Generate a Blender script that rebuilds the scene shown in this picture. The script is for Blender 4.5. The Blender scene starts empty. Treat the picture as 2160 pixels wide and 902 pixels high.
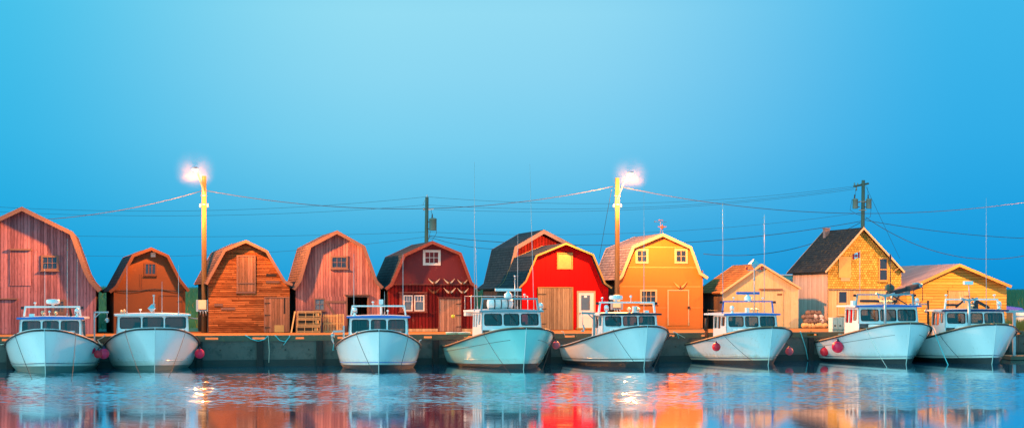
import bpy, bmesh, math, random
from mathutils import Vector, Matrix
from mathutils.geometry import tessellate_polygon
random.seed(7)
rnd = random.Random(11)
R = math.radians
COL = bpy.context.scene.collection

# ---- the camera's geometry (photo pixels of the 2160 px wide picture -> points in the world)
F, CX, HY, ZC = 3256.0, 1080.0, 625.0, 3.3
A = math.atan(.247)                 # the wharf runs away to the right by this angle
CA, SA = math.cos(A), math.sin(A)
ZD = 1.28                           # deck level above the water
def W(px, py, Y):
    return Vector(((px - CX) * Y / F, Y, ZC - (py - HY) * Y / F))

# ------------------------------------------------------------------ materials
def new_mat(name):
    m = bpy.data.materials.new(name); m.use_nodes = True
    nt = m.node_tree; nt.nodes.clear()
    out = nt.nodes.new('ShaderNodeOutputMaterial')
    return m, nt, out
class G:
    """tiny node helper"""
    def __init__(s, nt): s.nt = nt
    def n(s, t, **kw):
        nd = s.nt.nodes.new('ShaderNode' + t)
        for k, v in kw.items(): setattr(nd, k, v)
        return nd
    def put(s, sock, v):
        if hasattr(v, 'is_linked') or isinstance(v, bpy.types.NodeSocket): s.nt.links.new(v, sock)
        elif isinstance(v, (tuple, list)):
            sock.default_value = (*v, 1.0) if len(v) == 3 and len(sock.default_value) == 4 else v
        else: sock.default_value = v
    def math(s, op, a, b=0.0, c=0.0):
        nd = s.n('Math', operation=op)
        s.put(nd.inputs[0], a); s.put(nd.inputs[1], b); s.put(nd.inputs[2], c)
        return nd.outputs[0]
    def mix(s, f, a, b):
        nd = s.n('Mix', data_type='RGBA'); s.put(nd.inputs[0], f); s.put(nd.inputs[6], a); s.put(nd.inputs[7], b)
        return nd.outputs[2]
    def xyz(s):
        tc = s.n('TexCoord'); sp = s.n('SeparateXYZ'); s.put(sp.inputs[0], tc.outputs['Object'])
        return tc.outputs['Object'], sp.outputs[0], sp.outputs[1], sp.outputs[2]
    def comb(s, x, y, z):
        nd = s.n('CombineXYZ'); s.put(nd.inputs[0], x); s.put(nd.inputs[1], y); s.put(nd.inputs[2], z); return nd.outputs[0]
    def noise(s, vec, scale, detail=3, rough=.55):
        nd = s.n('TexNoise'); s.put(nd.inputs['Vector'], vec); nd.inputs['Scale'].default_value = scale
        nd.inputs['Detail'].default_value = detail; nd.inputs['Roughness'].default_value = rough
        return nd.outputs['Fac']
    def ramp(s, f, stops, interp='LINEAR'):
        nd = s.n('ValToRGB'); cr = nd.color_ramp; cr.interpolation = interp
        cr.elements[0].position, cr.elements[0].color = stops[0][0], (*stops[0][1], 1)
        cr.elements[1].position, cr.elements[1].color = stops[-1][0], (*stops[-1][1], 1)
        for p, c in stops[1:-1]:
            e = cr.elements.new(p); e.color = (*c, 1)
        s.put(nd.inputs[0], f); return nd.outputs[0]
    def bump(s, h, dist=.01, strength=1.0, normal=None):
        nd = s.n('Bump'); s.put(nd.inputs['Height'], h); nd.inputs['Distance'].default_value = dist
        nd.inputs['Strength'].default_value = strength
        if normal is not None: s.put(nd.inputs['Normal'], normal)
        return nd.outputs[0]
    def bsdf(s, out, col, rough=.7, bump=None, metal=0.0, spec=.5, coat=0.0, emis=None, es=0.0):
        p = s.n('BsdfPrincipled'); s.put(p.inputs['Base Color'], col); s.put(p.inputs['Roughness'], rough)
        p.inputs['Metallic'].default_value = metal; p.inputs['Specular IOR Level'].default_value = spec
        p.inputs['Coat Weight'].default_value = coat; p.inputs['Coat Roughness'].default_value = .06
        if bump is not None: s.put(p.inputs['Normal'], bump)
        if emis: s.put(p.inputs['Emission Color'], emis); p.inputs['Emission Strength'].default_value = es
        s.nt.links.new(p.outputs[0], out.inputs[0]); return p

def mat_boards(name, c1, c2, w=.15, horiz=False, rough=.85, groove=.07, dark=.3, knots=.5, seed=0., bumpd=.012, piece=0.0, wear=None):
    """c1/c2: dark and light wood; boards of width w; optional weathering colour"""
    m, nt, out = new_mat(name); g = G(nt)
    vec, x, y, z = g.xyz()
    along = x if horiz else z
    c = z if horiz else g.math('ADD', x, y)
    c = g.math('ADD', c, 50.0 + seed)
    wob = g.math('MULTIPLY', g.noise(g.comb(g.math('MULTIPLY', c, .4), 0., g.math('MULTIPLY', along, .5)), 1.0, 2), .03)
    cc = g.math('DIVIDE', g.math('ADD', c, wob), w)
    cell = g.math('FLOOR', cc)
    fr = g.math('FRACT', cc)
    if piece:
        wn0 = g.n('TexWhiteNoise', noise_dimensions='1D'); g.put(wn0.inputs['W'], cell)
        along2 = g.math('ADD', along, g.math('MULTIPLY', wn0.outputs[0], 9.0))
        pc = g.math('DIVIDE', along2, piece); pcell = g.math('FLOOR', pc); pfr = g.math('FRACT', pc)
        key = g.math('ADD', cell, g.math('MULTIPLY', pcell, 17.3))
    else: key = cell; pfr = None
    wn = g.n('TexWhiteNoise', noise_dimensions='1D'); g.put(wn.inputs['W'], key)
    if horiz: sv = g.comb(g.math('MULTIPLY', x, 1.0), y, g.math('MULTIPLY', z, 14.0))
    else: sv = g.comb(g.math('MULTIPLY', c, 14.0), 0., g.math('MULTIPLY', z, 1.0))
    streak = g.noise(sv, 1.6, 5, .65)
    blotch = g.noise(vec, .55, 4, .6)
    kn = g.n('TexVoronoi'); g.put(kn.inputs['Vector'], g.comb(g.math('MULTIPLY', c, 3.2), 0., g.math('MULTIPLY', z, 3.2 if horiz else 1.7)) if not horiz else g.comb(g.math('MULTIPLY', x, 1.7), 0., g.math('MULTIPLY', z, 4.5)))
    kn.inputs['Scale'].default_value = 1.3
    knot = g.math('LESS_THAN', kn.outputs['Distance'], .1)
    v = g.math('ADD', g.math('MULTIPLY', wn.outputs[0], .75), g.math('MULTIPLY', g.math('SUBTRACT', streak, .5), 2.1))
    v = g.math('ADD', v, g.math('MULTIPLY', g.math('SUBTRACT', blotch, .5), .8))
    v = g.math('ADD', v, .12)
    col = g.mix(g.math('MINIMUM', g.math('MAXIMUM', v, 0.), 1.), c1, c2)
    if wear:
        wv = g.noise(g.comb(g.math('MULTIPLY', x, 3.0 if not horiz else 1.), y, g.math('MULTIPLY', z, 1.2 if not horiz else 4.)), 2.0, 6, .7)
        col = g.mix(g.math('MULTIPLY', g.math('GREATER_THAN', wv, wear[1]), wear[2]), col, wear[0])
    col = g.mix(g.math('MULTIPLY', knot, knots), col, tuple(k * .45 for k in c1))
    e = g.math('ABSOLUTE', g.math('SUBTRACT', fr, .5))
    gm = g.math('GREATER_THAN', e, .5 - groove)
    if pfr is not None:
        pe = g.math('LESS_THAN', pfr, .02 / piece)
        gm = g.math('MAXIMUM', gm, pe)
    col = g.mix(g.math('MULTIPLY', gm, 1 - dark), col, tuple(k * .3 for k in c1))
    h = g.math('ADD', g.math('MULTIPLY', g.math('SUBTRACT', 1.0, gm), 1.0), g.math('MULTIPLY', streak, .35))
    h = g.math('ADD', h, g.math('MULTIPLY', wn.outputs[0], .3))
    if horiz: h = g.math('SUBTRACT', h, g.math('MULTIPLY', fr, .8))
    g.bsdf(out, col, rough, g.bump(h, bumpd, .9), spec=.1)
    return m

def mat_shingle(name, c1, c2, w=.2, h=.14, rough=.9, moss=None, gap=.015, contrast=1.0):
    m, nt, out = new_mat(name); g = G(nt)
    vec, x, y, z = g.xyz()
    u = g.math('ADD', x, y)
    b = g.n('TexBrick', offset=.5); g.put(b.inputs['Vector'], g.comb(u, g.math('MULTIPLY', z, 1.0), 0.))
    b.inputs['Scale'].default_value = 1.0; b.inputs['Brick Width'].default_value = w; b.inputs['Row Height'].default_value = h
    b.inputs['Mortar Size'].default_value = gap; b.inputs['Mortar Smooth'].default_value = .1; b.inputs['Bias'].default_value = 0
    g.put(b.inputs['Color1'], c1); g.put(b.inputs['Color2'], c2); g.put(b.inputs['Mortar'], tuple(k * .3 for k in c1))
    n = g.noise(vec, 1.3, 5, .65); n2 = g.noise(vec, 9.0, 3, .6)
    f = g.math('ADD', .45, g.math('ADD', g.math('MULTIPLY', n, .75 * contrast), g.math('MULTIPLY', n2, .4 * contrast)))
    hsv = g.n('HueSaturation'); g.put(hsv.inputs['Value'], f); g.put(hsv.inputs['Color'], b.outputs['Color'])
    col = hsv.outputs[0]
    if moss:
        mk = g.noise(vec, 4.5, 6, .72)
        col = g.mix(g.math('MULTIPLY', g.math('GREATER_THAN', mk, moss[1]), .8), col, moss[0])
    saw = g.math('FRACT', g.math('DIVIDE', z, h))
    hh = g.math('ADD', g.math('MULTIPLY', g.math('SUBTRACT', 1.0, saw), .8), g.math('MULTIPLY', n2, .5))
    hh = g.math('SUBTRACT', hh, g.math('MULTIPLY', b.outputs['Fac'], .5))
    g.bsdf(out, col, rough, g.bump(hh, .015, 1.0), spec=.2)
    return m

def mat_flat(name, col, rough=.6, var=.15, scale=3.0, bump=0.0, metal=0.0, spec=.5, coat=0.0, dirt=None, streak=False, scum=None):
    m, nt, out = new_mat(name); g = G(nt)
    vec, x, y, z = g.xyz()
    v2 = g.comb(g.math('MULTIPLY', x, 4.0), g.math('MULTIPLY', y, 4.0), g.math('MULTIPLY', z, .8)) if streak else vec
    n = g.noise(v2, scale, 5, .65)
    hsv = g.n('HueSaturation'); g.put(hsv.inputs['Value'], g.math('ADD', 1 - var, g.math('MULTIPLY', n, 2 * var))); g.put(hsv.inputs['Color'], col)
    c = hsv.outputs[0]
    if dirt:
        d = g.noise(v2, scale * 2.3, 6, .75)
        mr = g.n('MapRange'); g.put(mr.inputs[0], d); mr.inputs[1].default_value = dirt[1]; mr.inputs[2].default_value = dirt[1] + .12
        mr.inputs[3].default_value = 0; mr.inputs[4].default_value = dirt[2]
        c = g.mix(mr.outputs[0], c, dirt[0])
    if scum:      # a stained band above the waterline and drip marks below the rail
        ns = g.noise(g.comb(g.math('MULTIPLY', x, 3.), g.math('MULTIPLY', y, 3.), g.math('MULTIPLY', z, .5)), 1.6, 5, .7)
        lim = g.math('ADD', .28, g.math('MULTIPLY', ns, .45))
        mr = g.n('MapRange'); g.put(mr.inputs[0], g.math('SUBTRACT', lim, z)); mr.inputs[1].default_value = -.02; mr.inputs[2].default_value = .22; mr.inputs[3].default_value = 0; mr.inputs[4].default_value = scum[1]
        c = g.mix(mr.outputs[0], c, scum[0])
        dr = g.noise(g.comb(g.math('MULTIPLY', x, 6.), g.math('MULTIPLY', y, 6.), g.math('MULTIPLY', z, .35)), 2.2, 4, .7)
        mr = g.n('MapRange'); g.put(mr.inputs[0], dr); mr.inputs[1].default_value = .60; mr.inputs[2].default_value = .72; mr.inputs[3].default_value = 0; mr.inputs[4].default_value = scum[1] * .55
        c = g.mix(mr.outputs[0], c, tuple(k * .8 for k in scum[0]))
    b = g.bump(g.noise(vec, scale * 6, 4, .6), bump, .8) if bump else None
    rr = g.math('ADD', rough - .06, g.math('MULTIPLY', n, .12)) if rough > .1 else rough
    g.bsdf(out, c, rr, b, metal=metal, spec=spec, coat=coat)
    return m

def mat_glass(name, tint=(.55, .62, .65), refl=.5, rough=.02, dark=.0):
    m, nt, out = new_mat(name); g = G(nt)
    fr = g.n('Fresnel'); fr.inputs['IOR'].default_value = 1.5
    tr = g.n('BsdfTransparent'); g.put(tr.inputs[0], tint)
    gl = g.n('BsdfGlossy'); gl.inputs['Roughness'].default_value = rough
    mx = g.n('MixShader'); g.put(mx.inputs[0], g.math('ADD', fr.outputs[0], refl * .1))
    nt.links.new(tr.outputs[0], mx.inputs[1]); nt.links.new(gl.outputs[0], mx.inputs[2]); nt.links.new(mx.outputs[0], out.inputs[0])
    return m

# ------------------------------------------------------------------ mesh helpers
class MB:
    def __init__(s): s.v = []; s.f = []; s.m = []; s.sm = []
    def add(s, vs, fs, mi=0, smooth=False):
        o = len(s.v); s.v += [tuple(p) for p in vs]
        for f in fs:
            s.f.append(tuple(i + o for i in f)); s.m.append(mi); s.sm.append(smooth)
        return s
    def box(s, x0, y0, z0, x1, y1, z1, mi=0, M=None):
        x0, x1 = min(x0, x1), max(x0, x1); y0, y1 = min(y0, y1), max(y0, y1); z0, z1 = min(z0, z1), max(z0, z1)
        vs = [Vector(p) for p in ((x0,y0,z0),(x1,y0,z0),(x1,y1,z0),(x0,y1,z0),(x0,y0,z1),(x1,y0,z1),(x1,y1,z1),(x0,y1,z1))]
        if M is not None: vs = [M @ p for p in vs]
        return s.add(vs, [(0,3,2,1),(4,5,6,7),(0,1,5,4),(1,2,6,5),(2,3,7,6),(3,0,4,7)], mi)
    def bar(s, a, b, w, h=None, mi=0, up=(0, 0, 1)):
        """rectangular bar from a to b"""
        a, b = Vector(a), Vector(b); h = h or w
        d = (b - a).normalized(); u = Vector(up)
        if abs(d.dot(u)) > .98: u = Vector((0, 1, 0))
        r = d.cross(u).normalized(); u = r.cross(d).normalized()
        vs = []
        for p in (a, b):
            for sx, sz in ((-1, -1), (1, -1), (1, 1), (-1, 1)): vs.append(p + r * sx * w / 2 + u * sz * h / 2)
        return s.add(vs, [(3,2,1,0),(4,5,6,7),(0,1,5,4),(1,2,6,5),(2,3,7,6),(3,0,4,7)], mi)
    def tube(s, pts, r, n=8, mi=0, caps=True, smooth=True):
        pts = [Vector(p) for p in pts]; rr = r if isinstance(r, (list, tuple)) else [r] * len(pts)
        vs, fs = [], []; up = Vector((0, 0, 1)); prev = None
        for i, p in enumerate(pts):
            d = (pts[min(i + 1, len(pts) - 1)] - pts[max(i - 1, 0)]).normalized()
            if prev is None:
                ref = up if abs(d.dot(up)) < .95 else Vector((1, 0, 0))
                a = d.cross(ref).normalized()
            else: a = (prev - d * prev.dot(d)).normalized()
            prev = a; b = d.cross(a)
            for k in range(n):
                t = 2 * math.pi * k / n; vs.append(p + (a * math.cos(t) + b * math.sin(t)) * rr[i])
        for i in range(len(pts) - 1):
            for k in range(n):
                k2 = (k + 1) % n; fs.append((i*n+k, i*n+k2, (i+1)*n+k2, (i+1)*n+k))
        s.add(vs, fs, mi, smooth)
        if caps:
            o = len(s.v) - len(vs)
            s.f.append(tuple(o + k for k in range(n))[::-1]); s.m.append(mi); s.sm.append(False)
            s.f.append(tuple(o + (len(pts)-1)*n + k for k in range(n))); s.m.append(mi); s.sm.append(False)
        return s
    def lathe(s, prof, c=(0, 0, 0), n=16, mi=0, axis='Z', M=None, smooth=True):
        """prof: [(r, h)...] bottom to top"""
        vs, fs = [], []; c = Vector(c)
        for r, h in prof:
            for k in range(n):
                t = 2 * math.pi * k / n
                p = Vector((r*math.cos(t), r*math.sin(t), h))
                if axis == 'X': p = Vector((p.z, p.x, p.y))
                if axis == 'Y': p = Vector((p.x, -p.z, p.y))
                if M is not None: p = M @ p
                vs.append(c + p)
        for i in range(len(prof) - 1):
            for k in range(n):
                k2 = (k + 1) % n; fs.append((i*n+k, i*n+k2, (i+1)*n+k2, (i+1)*n+k))
        fs.append(tuple(range(n))[::-1]); fs.append(tuple((len(prof)-1)*n + k for k in range(n)))
        return s.add(vs, fs, mi, smooth)
    def ball(s, c, r, mi=0, n=16, m=10, squash=1.0):
        prof = [(max(1e-4, r*math.sin(math.pi*i/m)), -r*squash*math.cos(math.pi*i/m)) for i in range(m + 1)]
        return s.lathe(prof, c, n, mi)
    def poly(s, outer, holes=(), y0=0., y1=.1, mi=0, place=None):
        """a panel in the xz plane from y0 (front) to y1, with holes; place maps (x, y, z) to the final point"""
        P = place or (lambda x, y, z: (x, y, z))
        loops = [list(outer)] + [list(h) for h in holes]
        flat = [p for l in loops for p in l]
        tris = tessellate_polygon([[Vector((p[0], p[1], 0)) for p in l] for l in loops])
        n = len(flat)
        vs = [P(p[0], y0, p[1]) for p in flat] + [P(p[0], y1, p[1]) for p in flat]
        fs = []
        for t in tris:
            a, b, c = t
            ar = (flat[b][0]-flat[a][0])*(flat[c][1]-flat[a][1]) - (flat[b][1]-flat[a][1])*(flat[c][0]-flat[a][0])
            if ar < 0: a, c = c, a
            fs.append((a, b, c)); fs.append((c + n, b + n, a + n))
        o = 0
        for li, l in enumerate(loops):
            k = len(l)
            ar = sum(l[i][0]*l[(i+1) % k][1] - l[(i+1) % k][0]*l[i][1] for i in range(k))
            for i in range(k):
                j = (i + 1) % k
                q = (o+i, o+i+n, o+j+n, o+j)
                if (ar < 0) != (li > 0): q = q[::-1]
                if li > 0: q = q[::-1]
                fs.append(q)
            o += k
        return s.add(vs, fs, mi)
    def build(s, name, mats, parent=None, bevel=0):
        me = bpy.data.meshes.new(name); me.from_pydata(s.v, [], s.f)
        if not isinstance(mats, (list, tuple)): mats = [mats]
        for m in mats: me.materials.append(M[m] if isinstance(m, str) else m)
        me.polygons.foreach_set('material_index', s.m); me.polygons.foreach_set('use_smooth', s.sm)
        me.update()
        o = bpy.data.objects.new(name, me); COL.objects.link(o)
        if parent is not None: o.parent = parent
        if bevel:
            b = o.modifiers.new('bevel', 'BEVEL'); b.width = bevel; b.segments = 2; b.limit_method = 'ANGLE'; b.angle_limit = R(40)
        return o
def rrect(x0, z0, x1, z1, r, n=4):
    x0, x1 = min(x0, x1), max(x0, x1); z0, z1 = min(z0, z1), max(z0, z1)
    pts = []
    for cx, cz, a0 in ((x1-r, z0+r, -90), (x1-r, z1-r, 0), (x0+r, z1-r, 90), (x0+r, z0+r, 180)):
        for i in range(n + 1):
            t = R(a0 + 90 * i / n); pts.append((cx + r*math.cos(t), cz + r*math.sin(t)))
    return pts
def thing(name, label, cat, loc=(0, 0, 0), rz=0., group=None, kind=None):
    o = bpy.data.objects.new(name, None); COL.objects.link(o); o.empty_display_size = .3
    o.location = loc; o.rotation_euler = (0, 0, rz)
    return tag(o, label, cat, group, kind)
def tag(o, label=None, cat=None, group=None, kind=None):
    if label: o['label'] = label
    if cat: o['category'] = cat
    if group: o['group'] = group
    if kind: o['kind'] = kind
    return o
def copy_tree(o, parent=None):
    c = o.copy(); COL.objects.link(c)
    if parent is not None: c.parent = parent
    for ch in [k for k in ALLCH(o)]: copy_tree(ch, c)
    return c
def ALLCH(o): return [k for k in COL.objects if k.parent == o]

class Fr:
    """a vertical facade plane standing on the deck, turned like the wharf"""
    def __init__(s, px, Y, ang=None, zb=ZD):
        s.a = A if ang is None else ang; s.c, s.s = math.cos(s.a), math.sin(s.a)
        s.O = Vector(((px - CX) * Y / F, Y, zb)); s.zb = zb
    def P(s, px, py, off=0.):
        """photo pixel -> local (x, z) on the plane 'off' metres in front of the facade"""
        Ox, Oy = s.O.x + off * s.s, s.O.y - off * s.c
        k = (px - CX) / F; t = (k * Oy - Ox) / (s.c - k * s.s)
        Yt = Oy + t * s.s
        return (t, ZC - (py - HY) * Yt / F - s.zb)
M = {}
# weathered timber of the sheds
M['boards_grey'] = mat_boards('weathered_red_grey_boards', (.16, .065, .08), (.42, .19, .22), w=.17, seed=1)
M['boards_pink'] = mat_boards('weathered_pinkish_boards', (.20, .08, .085), (.47, .22, .20), w=.16, seed=6)
M['boards_door'] = mat_boards('bare_door_boards', (.24, .13, .085), (.48, .27, .18), w=.15, seed=3, groove=.05)
M['clap_brown'] = mat_boards('weathered_horizontal_boards', (.14, .04, .013), (.46, .165, .055), w=.105, horiz=True, seed=2, piece=2.2, groove=.1, dark=.25)
M['clap_yellow'] = mat_boards('yellow_clapboards', (.46, .285, .06), (.60, .40, .11), w=.19, horiz=True, seed=4, groove=.055, dark=.35, knots=.1, piece=3.6, bumpd=.02)
M['red_boards'] = mat_boards('dark_red_board_and_batten', (.085, .007, .008), (.20, .014, .014), w=.2, seed=5, groove=.13, dark=.3, knots=.2, wear=((.32, .12, .08), .62, .5))
M['red_steel'] = mat_boards('bright_red_ribbed_siding', (.50, .003, .003), (.60, .003, .003), w=.3, seed=5, groove=.03, dark=.6, knots=0, rough=.55, bumpd=.012)
M['red_panel'] = mat_flat('dark_red_painted_panel', (.15, .010, .013), .7, .25, 1.5, bump=.004, dirt=((.40, .14, .09), .60, .5))
M['rust_panel'] = mat_flat('brown_orange_painted_panel', (.155, .043, .006), .75, .25, 1.2, bump=.004, dirt=((.34, .12, .04), .60, .55))
M['yellow_panel'] = mat_flat('ochre_painted_panel', (.52, .148, .018), .7, .10, 1.5, bump=.003, dirt=((.55, .24, .05), .62, .35), streak=True)
M['pale_boards'] = mat_boards('pale_weathered_vertical_boards', (.42, .27, .13), (.64, .46, .26), w=.19, seed=8, groove=.035, dark=.55, knots=.5)
M['pale_ply'] = mat_boards('pale_worn_plywood', (.36, .305, .18), (.54, .48, .32), w=1.2, seed=8, groove=.006, dark=.5, knots=.25, wear=((.50, .30, .13), .60, .45))
M['grey_side'] = mat_boards('grey_whitewashed_side_boards', (.40, .30, .26), (.62, .50, .44), w=.16, seed=9, groove=.05)
M['brown_door'] = mat_boards('bare_brown_barn_door', (.22, .15, .085), (.48, .35, .20), w=.14, seed=7, groove=.06)
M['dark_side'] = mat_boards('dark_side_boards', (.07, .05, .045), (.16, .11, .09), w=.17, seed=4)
M['shake_wall'] = mat_shingle('cedar_shingle_wall', (.36, .24, .04), (.62, .43, .10), .17, .15, contrast=1.0, gap=.012)
M['roof_dark'] = mat_shingle('dark_asphalt_shingles', (.022, .032, .042), (.038, .05, .06), .33, .17)
M['roof_moss'] = mat_shingle('dark_mossy_shingles', (.016, .022, .028), (.034, .04, .045), .25, .14, moss=((.12, .075, .02), .60))
M['roof_wood'] = mat_shingle('weathered_cedar_roof_shingles', (.085, .05, .04), (.17, .10, .08), .16, .15)
M['roof_pink'] = mat_shingle('pinkish_grey_roof_shingles', (.22, .16, .165), (.33, .26, .25), .3, .17)
M['roof_tan'] = mat_shingle('worn_orange_roof_shingles', (.26, .10, .025), (.42, .18, .05), .3, .15)
M['roof_metal'] = mat_boards('pinkish_ribbed_metal_roof', (.28, .20, .20), (.40, .30, .29), w=.3, seed=3, groove=.08, dark=.4, knots=0, rough=.5)
# trim and joinery
M['trim_wood'] = mat_flat('weathered_trim_wood', (.18, .095, .07), .8, .35, 4, bump=.006, streak=True)
M['trim_brown'] = mat_flat('orange_brown_trim', (.12, .035, .01), .75, .3, 4, bump=.004)
M['trim_red'] = mat_flat('faded_red_trim', (.17, .035, .022), .75, .35, 4, bump=.005, dirt=((.6, .38, .28), .58, .6))
M['trim_cream'] = mat_flat('cream_trim_paint', (.48, .37, .21), .6, .1, 3)
M['trim_yellow'] = mat_flat('yellow_trim_paint', (.38, .24, .06), .6, .15, 3)
M['trim_white'] = mat_flat('worn_white_trim', (.74, .66, .58), .65, .2, 5, dirt=((.40, .24, .16), .56, .6))
M['trim_grey'] = mat_flat('greyed_fascia_wood', (.17, .14, .15), .8, .2, 4)
M['dark_wood'] = mat_flat('dark_wood', (.05, .035, .028), .8, .2, 4)
M['pale_carving'] = mat_flat('pale_carved_wood', (.62, .48, .32), .6, .15, 5, dirt=((.45, .26, .12), .56, .6))
M['ochre_carving'] = mat_flat('ochre_carved_wood', (.55, .33, .10), .6, .25, 8)
M['white_door'] = mat_flat('white_door_paint', (.82, .78, .70), .45, .05, 2)
M['window_dark'] = mat_flat('dark_window_glass', (.02, .03, .045), .04, .1, 2, spec=1.0)
M['window_blue'] = mat_flat('grey_blue_window_glass', (.10, .16, .20), .08, .2, 2, spec=.8)
M['board_gold'] = mat_flat('boarded_window_panel', (.50, .34, .11), .7, .25, 3)
M['interior'] = mat_flat('dark_interior', (.02, .015, .014), .9, .3, 3)
M['iron'] = mat_flat('dark_iron', (.04, .035, .03), .6, .2, 5, metal=.3)
M['galv'] = mat_flat('galvanised_metal', (.45, .48, .50), .42, .15, 5, metal=.7)
M['alu'] = mat_flat('aluminium_tube', (.62, .66, .68), .3, .1, 5, metal=.8)
# boats
M['gel'] = mat_flat('white_gelcoat_hull', (.78, .80, .79), .16, .03, 1.2, coat=.6, dirt=((.62, .60, .52), .66, .35), scum=((.50, .46, .34), .55))
M['gel_stain'] = mat_flat('rust_streaked_white_hull', (.78, .79, .77), .2, .04, 1.0, coat=.5, dirt=((.60, .36, .14), .57, .5), streak=True, scum=((.50, .30, .12), .7))
M['gel_teal'] = mat_flat('pale_green_gelcoat_hull', (.30, .68, .64), .16, .03, 1.2, coat=.6, scum=((.30, .40, .34), .5))
M['gel2'] = mat_flat('white_cabin_gelcoat', (.80, .81, .81), .3, .04, 2.5, coat=.3)
M['antifoul'] = mat_flat('black_bottom_paint', (.012, .014, .016), .5, .3, 3)
M['foul_green'] = mat_flat('green_grey_bottom_paint', (.10, .16, .14), .6, .2, 3)
M['stripe_blue'] = mat_flat('dark_blue_stripe', (.015, .03, .10), .3, .1, 3)
M['blue_paint'] = mat_flat('blue_roof_edge_paint', (.03, .16, .55), .35, .08, 3)
M['navy_paint'] = mat_flat('navy_roof_edge_paint', (.012, .03, .11), .35, .1, 3)
M['black_paint'] = mat_flat('near_black_edge_paint', (.012, .014, .022), .35, .1, 3)
M['teal_paint'] = mat_flat('grey_teal_edge_paint', (.16, .32, .38), .35, .1, 3)
M['rubber'] = mat_flat('dark_rubbing_strake', (.05, .035, .03), .5, .3, 4)
M['teak'] = mat_flat('tan_wooden_rail', (.55, .33, .17), .5, .2, 6)
M['deck_grey'] = mat_flat('grey_boat_deck', (.34, .38, .40), .7, .15, 3)
M['gasket'] = mat_flat('black_window_gasket', (.012, .012, .014), .5, .1, 3)
M['glass'] = mat_glass('boat_window_glass', (.38, .42, .46))
M['cab_int'] = mat_flat('cabin_lining', (.16, .18, .19), .7, .15, 3)
M['ant_white'] = mat_flat('white_fibreglass_whip', (.42, .44, .46), .35, .03, 3)
M['buoy_pink'] = mat_flat('bright_pink_red_buoy', (.95, .012, .075), .35, .12, 3, spec=.5)
M['buoy_red'] = mat_flat('bright_red_buoy', (.90, .012, .03), .35, .12, 3, spec=.5)
M['buoy_faded'] = mat_flat('faded_pink_buoy', (.82, .10, .13), .45, .15, 3)
M['buoy_neck'] = mat_flat('navy_buoy_neck', (.01, .015, .06), .4, .1, 3)
M['rope_dark'] = mat_flat('dark_wet_rope', (.015, .018, .016), .8, .3, 20)
M['rope_blue'] = mat_flat('turquoise_rope', (.12, .50, .52), .7, .2, 20)
M['rope_pale'] = mat_flat('pale_rope', (.68, .62, .50), .8, .2, 20)
M['green_plastic'] = mat_flat('green_plastic', (.08, .70, .50), .4, .1, 4)
M['crate_teal'] = mat_flat('pale_teal_fish_crate_plastic', (.58, .70, .64), .5, .12, 5)
M['crate_dark'] = mat_flat('teal_crate_plastic', (.03, .33, .36), .5, .12, 5)
M['horn'] = mat_flat('tan_horn_metal', (.62, .52, .34), .35, .1, 5, metal=.4)
M['red_plastic'] = mat_flat('red_plastic', (.70, .02, .02), .4, .1, 5)
M['yellow_plastic'] = mat_flat('yellow_plastic', (.80, .65, .03), .4, .1, 5)
M['canvas_dark'] = mat_flat('dark_canvas_cover', (.03, .04, .05), .8, .3, 5, bump=.01)
M['tarp_blue'] = mat_flat('blue_tarpaulin', (.01, .05, .55), .5, .25, 3, bump=.02)
M['flag_red'] = mat_flat('red_flag_cloth', (.88, .02, .04), .8, .08, 5)
M['flag_white'] = mat_flat('white_flag_cloth', (.9, .9, .92), .8, .05, 5)
M['mirror'] = mat_flat('chromed_lamp_glass', (.85, .88, .9), .08, .02, 5, metal=1.0)
# wharf
M['concrete'] = mat_flat('stained_wharf_concrete', (.10, .10, .088), .85, .5, .9, bump=.02, dirt=((.05, .055, .05), .52, .85))
M['concrete_wet'] = mat_flat('weed_stained_wet_concrete', (.022, .026, .024), .6, .4, 1.5, bump=.02)
M['pile'] = mat_flat('tarred_fender_pile', (.018, .015, .014), .8, .4, 3, bump=.02, streak=True)
M['curb'] = mat_flat('greyed_curb_timber', (.10, .11, .075), .85, .35, 2, bump=.01, dirt=((.36, .24, .05), .60, .7))
M['deck'] = mat_flat('sandy_wharf_surface', (.36, .145, .027), .95, .3, .8, bump=.03, dirt=((.50, .24, .07), .56, .5))
M['pole_wood'] = mat_boards('utility_pole_wood', (.13, .08, .036), (.21, .135, .07), w=.06, seed=3, groove=.04, dark=.6, knots=.3)
M['pole_green'] = mat_flat('pressure_treated_pole', (.045, .10, .085), .85, .35, 3, bump=.01, streak=True)
M['wire'] = mat_flat('black_cable', (.03, .035, .04), .6, .1, 3)
M['wire_pale'] = mat_flat('weathered_aluminium_cable', (.025, .022, .025), .5, .1, 3)
M['trap_wood'] = mat_flat('lobster_trap_laths', (.62, .38, .15), .8, .25, 5, bump=.004)
M['net'] = mat_flat('dark_trap_netting', (.05, .045, .03), .9, .4, 14)
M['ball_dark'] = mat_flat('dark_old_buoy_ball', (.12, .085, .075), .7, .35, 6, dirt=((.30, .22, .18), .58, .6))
M['ball_grey'] = mat_flat('grey_barnacled_buoy_ball', (.45, .42, .42), .7, .35, 8, dirt=((.08, .06, .06), .54, .8))
M['ball_tan'] = mat_flat('tan_buoy_ball', (.50, .33, .14), .65, .35, 6)
M['grass'] = mat_flat('dune_grass', (.015, .15, .10), .9, .45, .6)
M['grass_dark'] = mat_flat('dark_bushes', (.006, .04, .05), .9, .4, .8)
M['weed'] = mat_flat('yellow_green_weeds', (.16, .17, .03), .85, .3, 3)
M['box_cream'] = mat_flat('cream_meter_box', (.70, .60, .38), .5, .06, 3)
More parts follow.
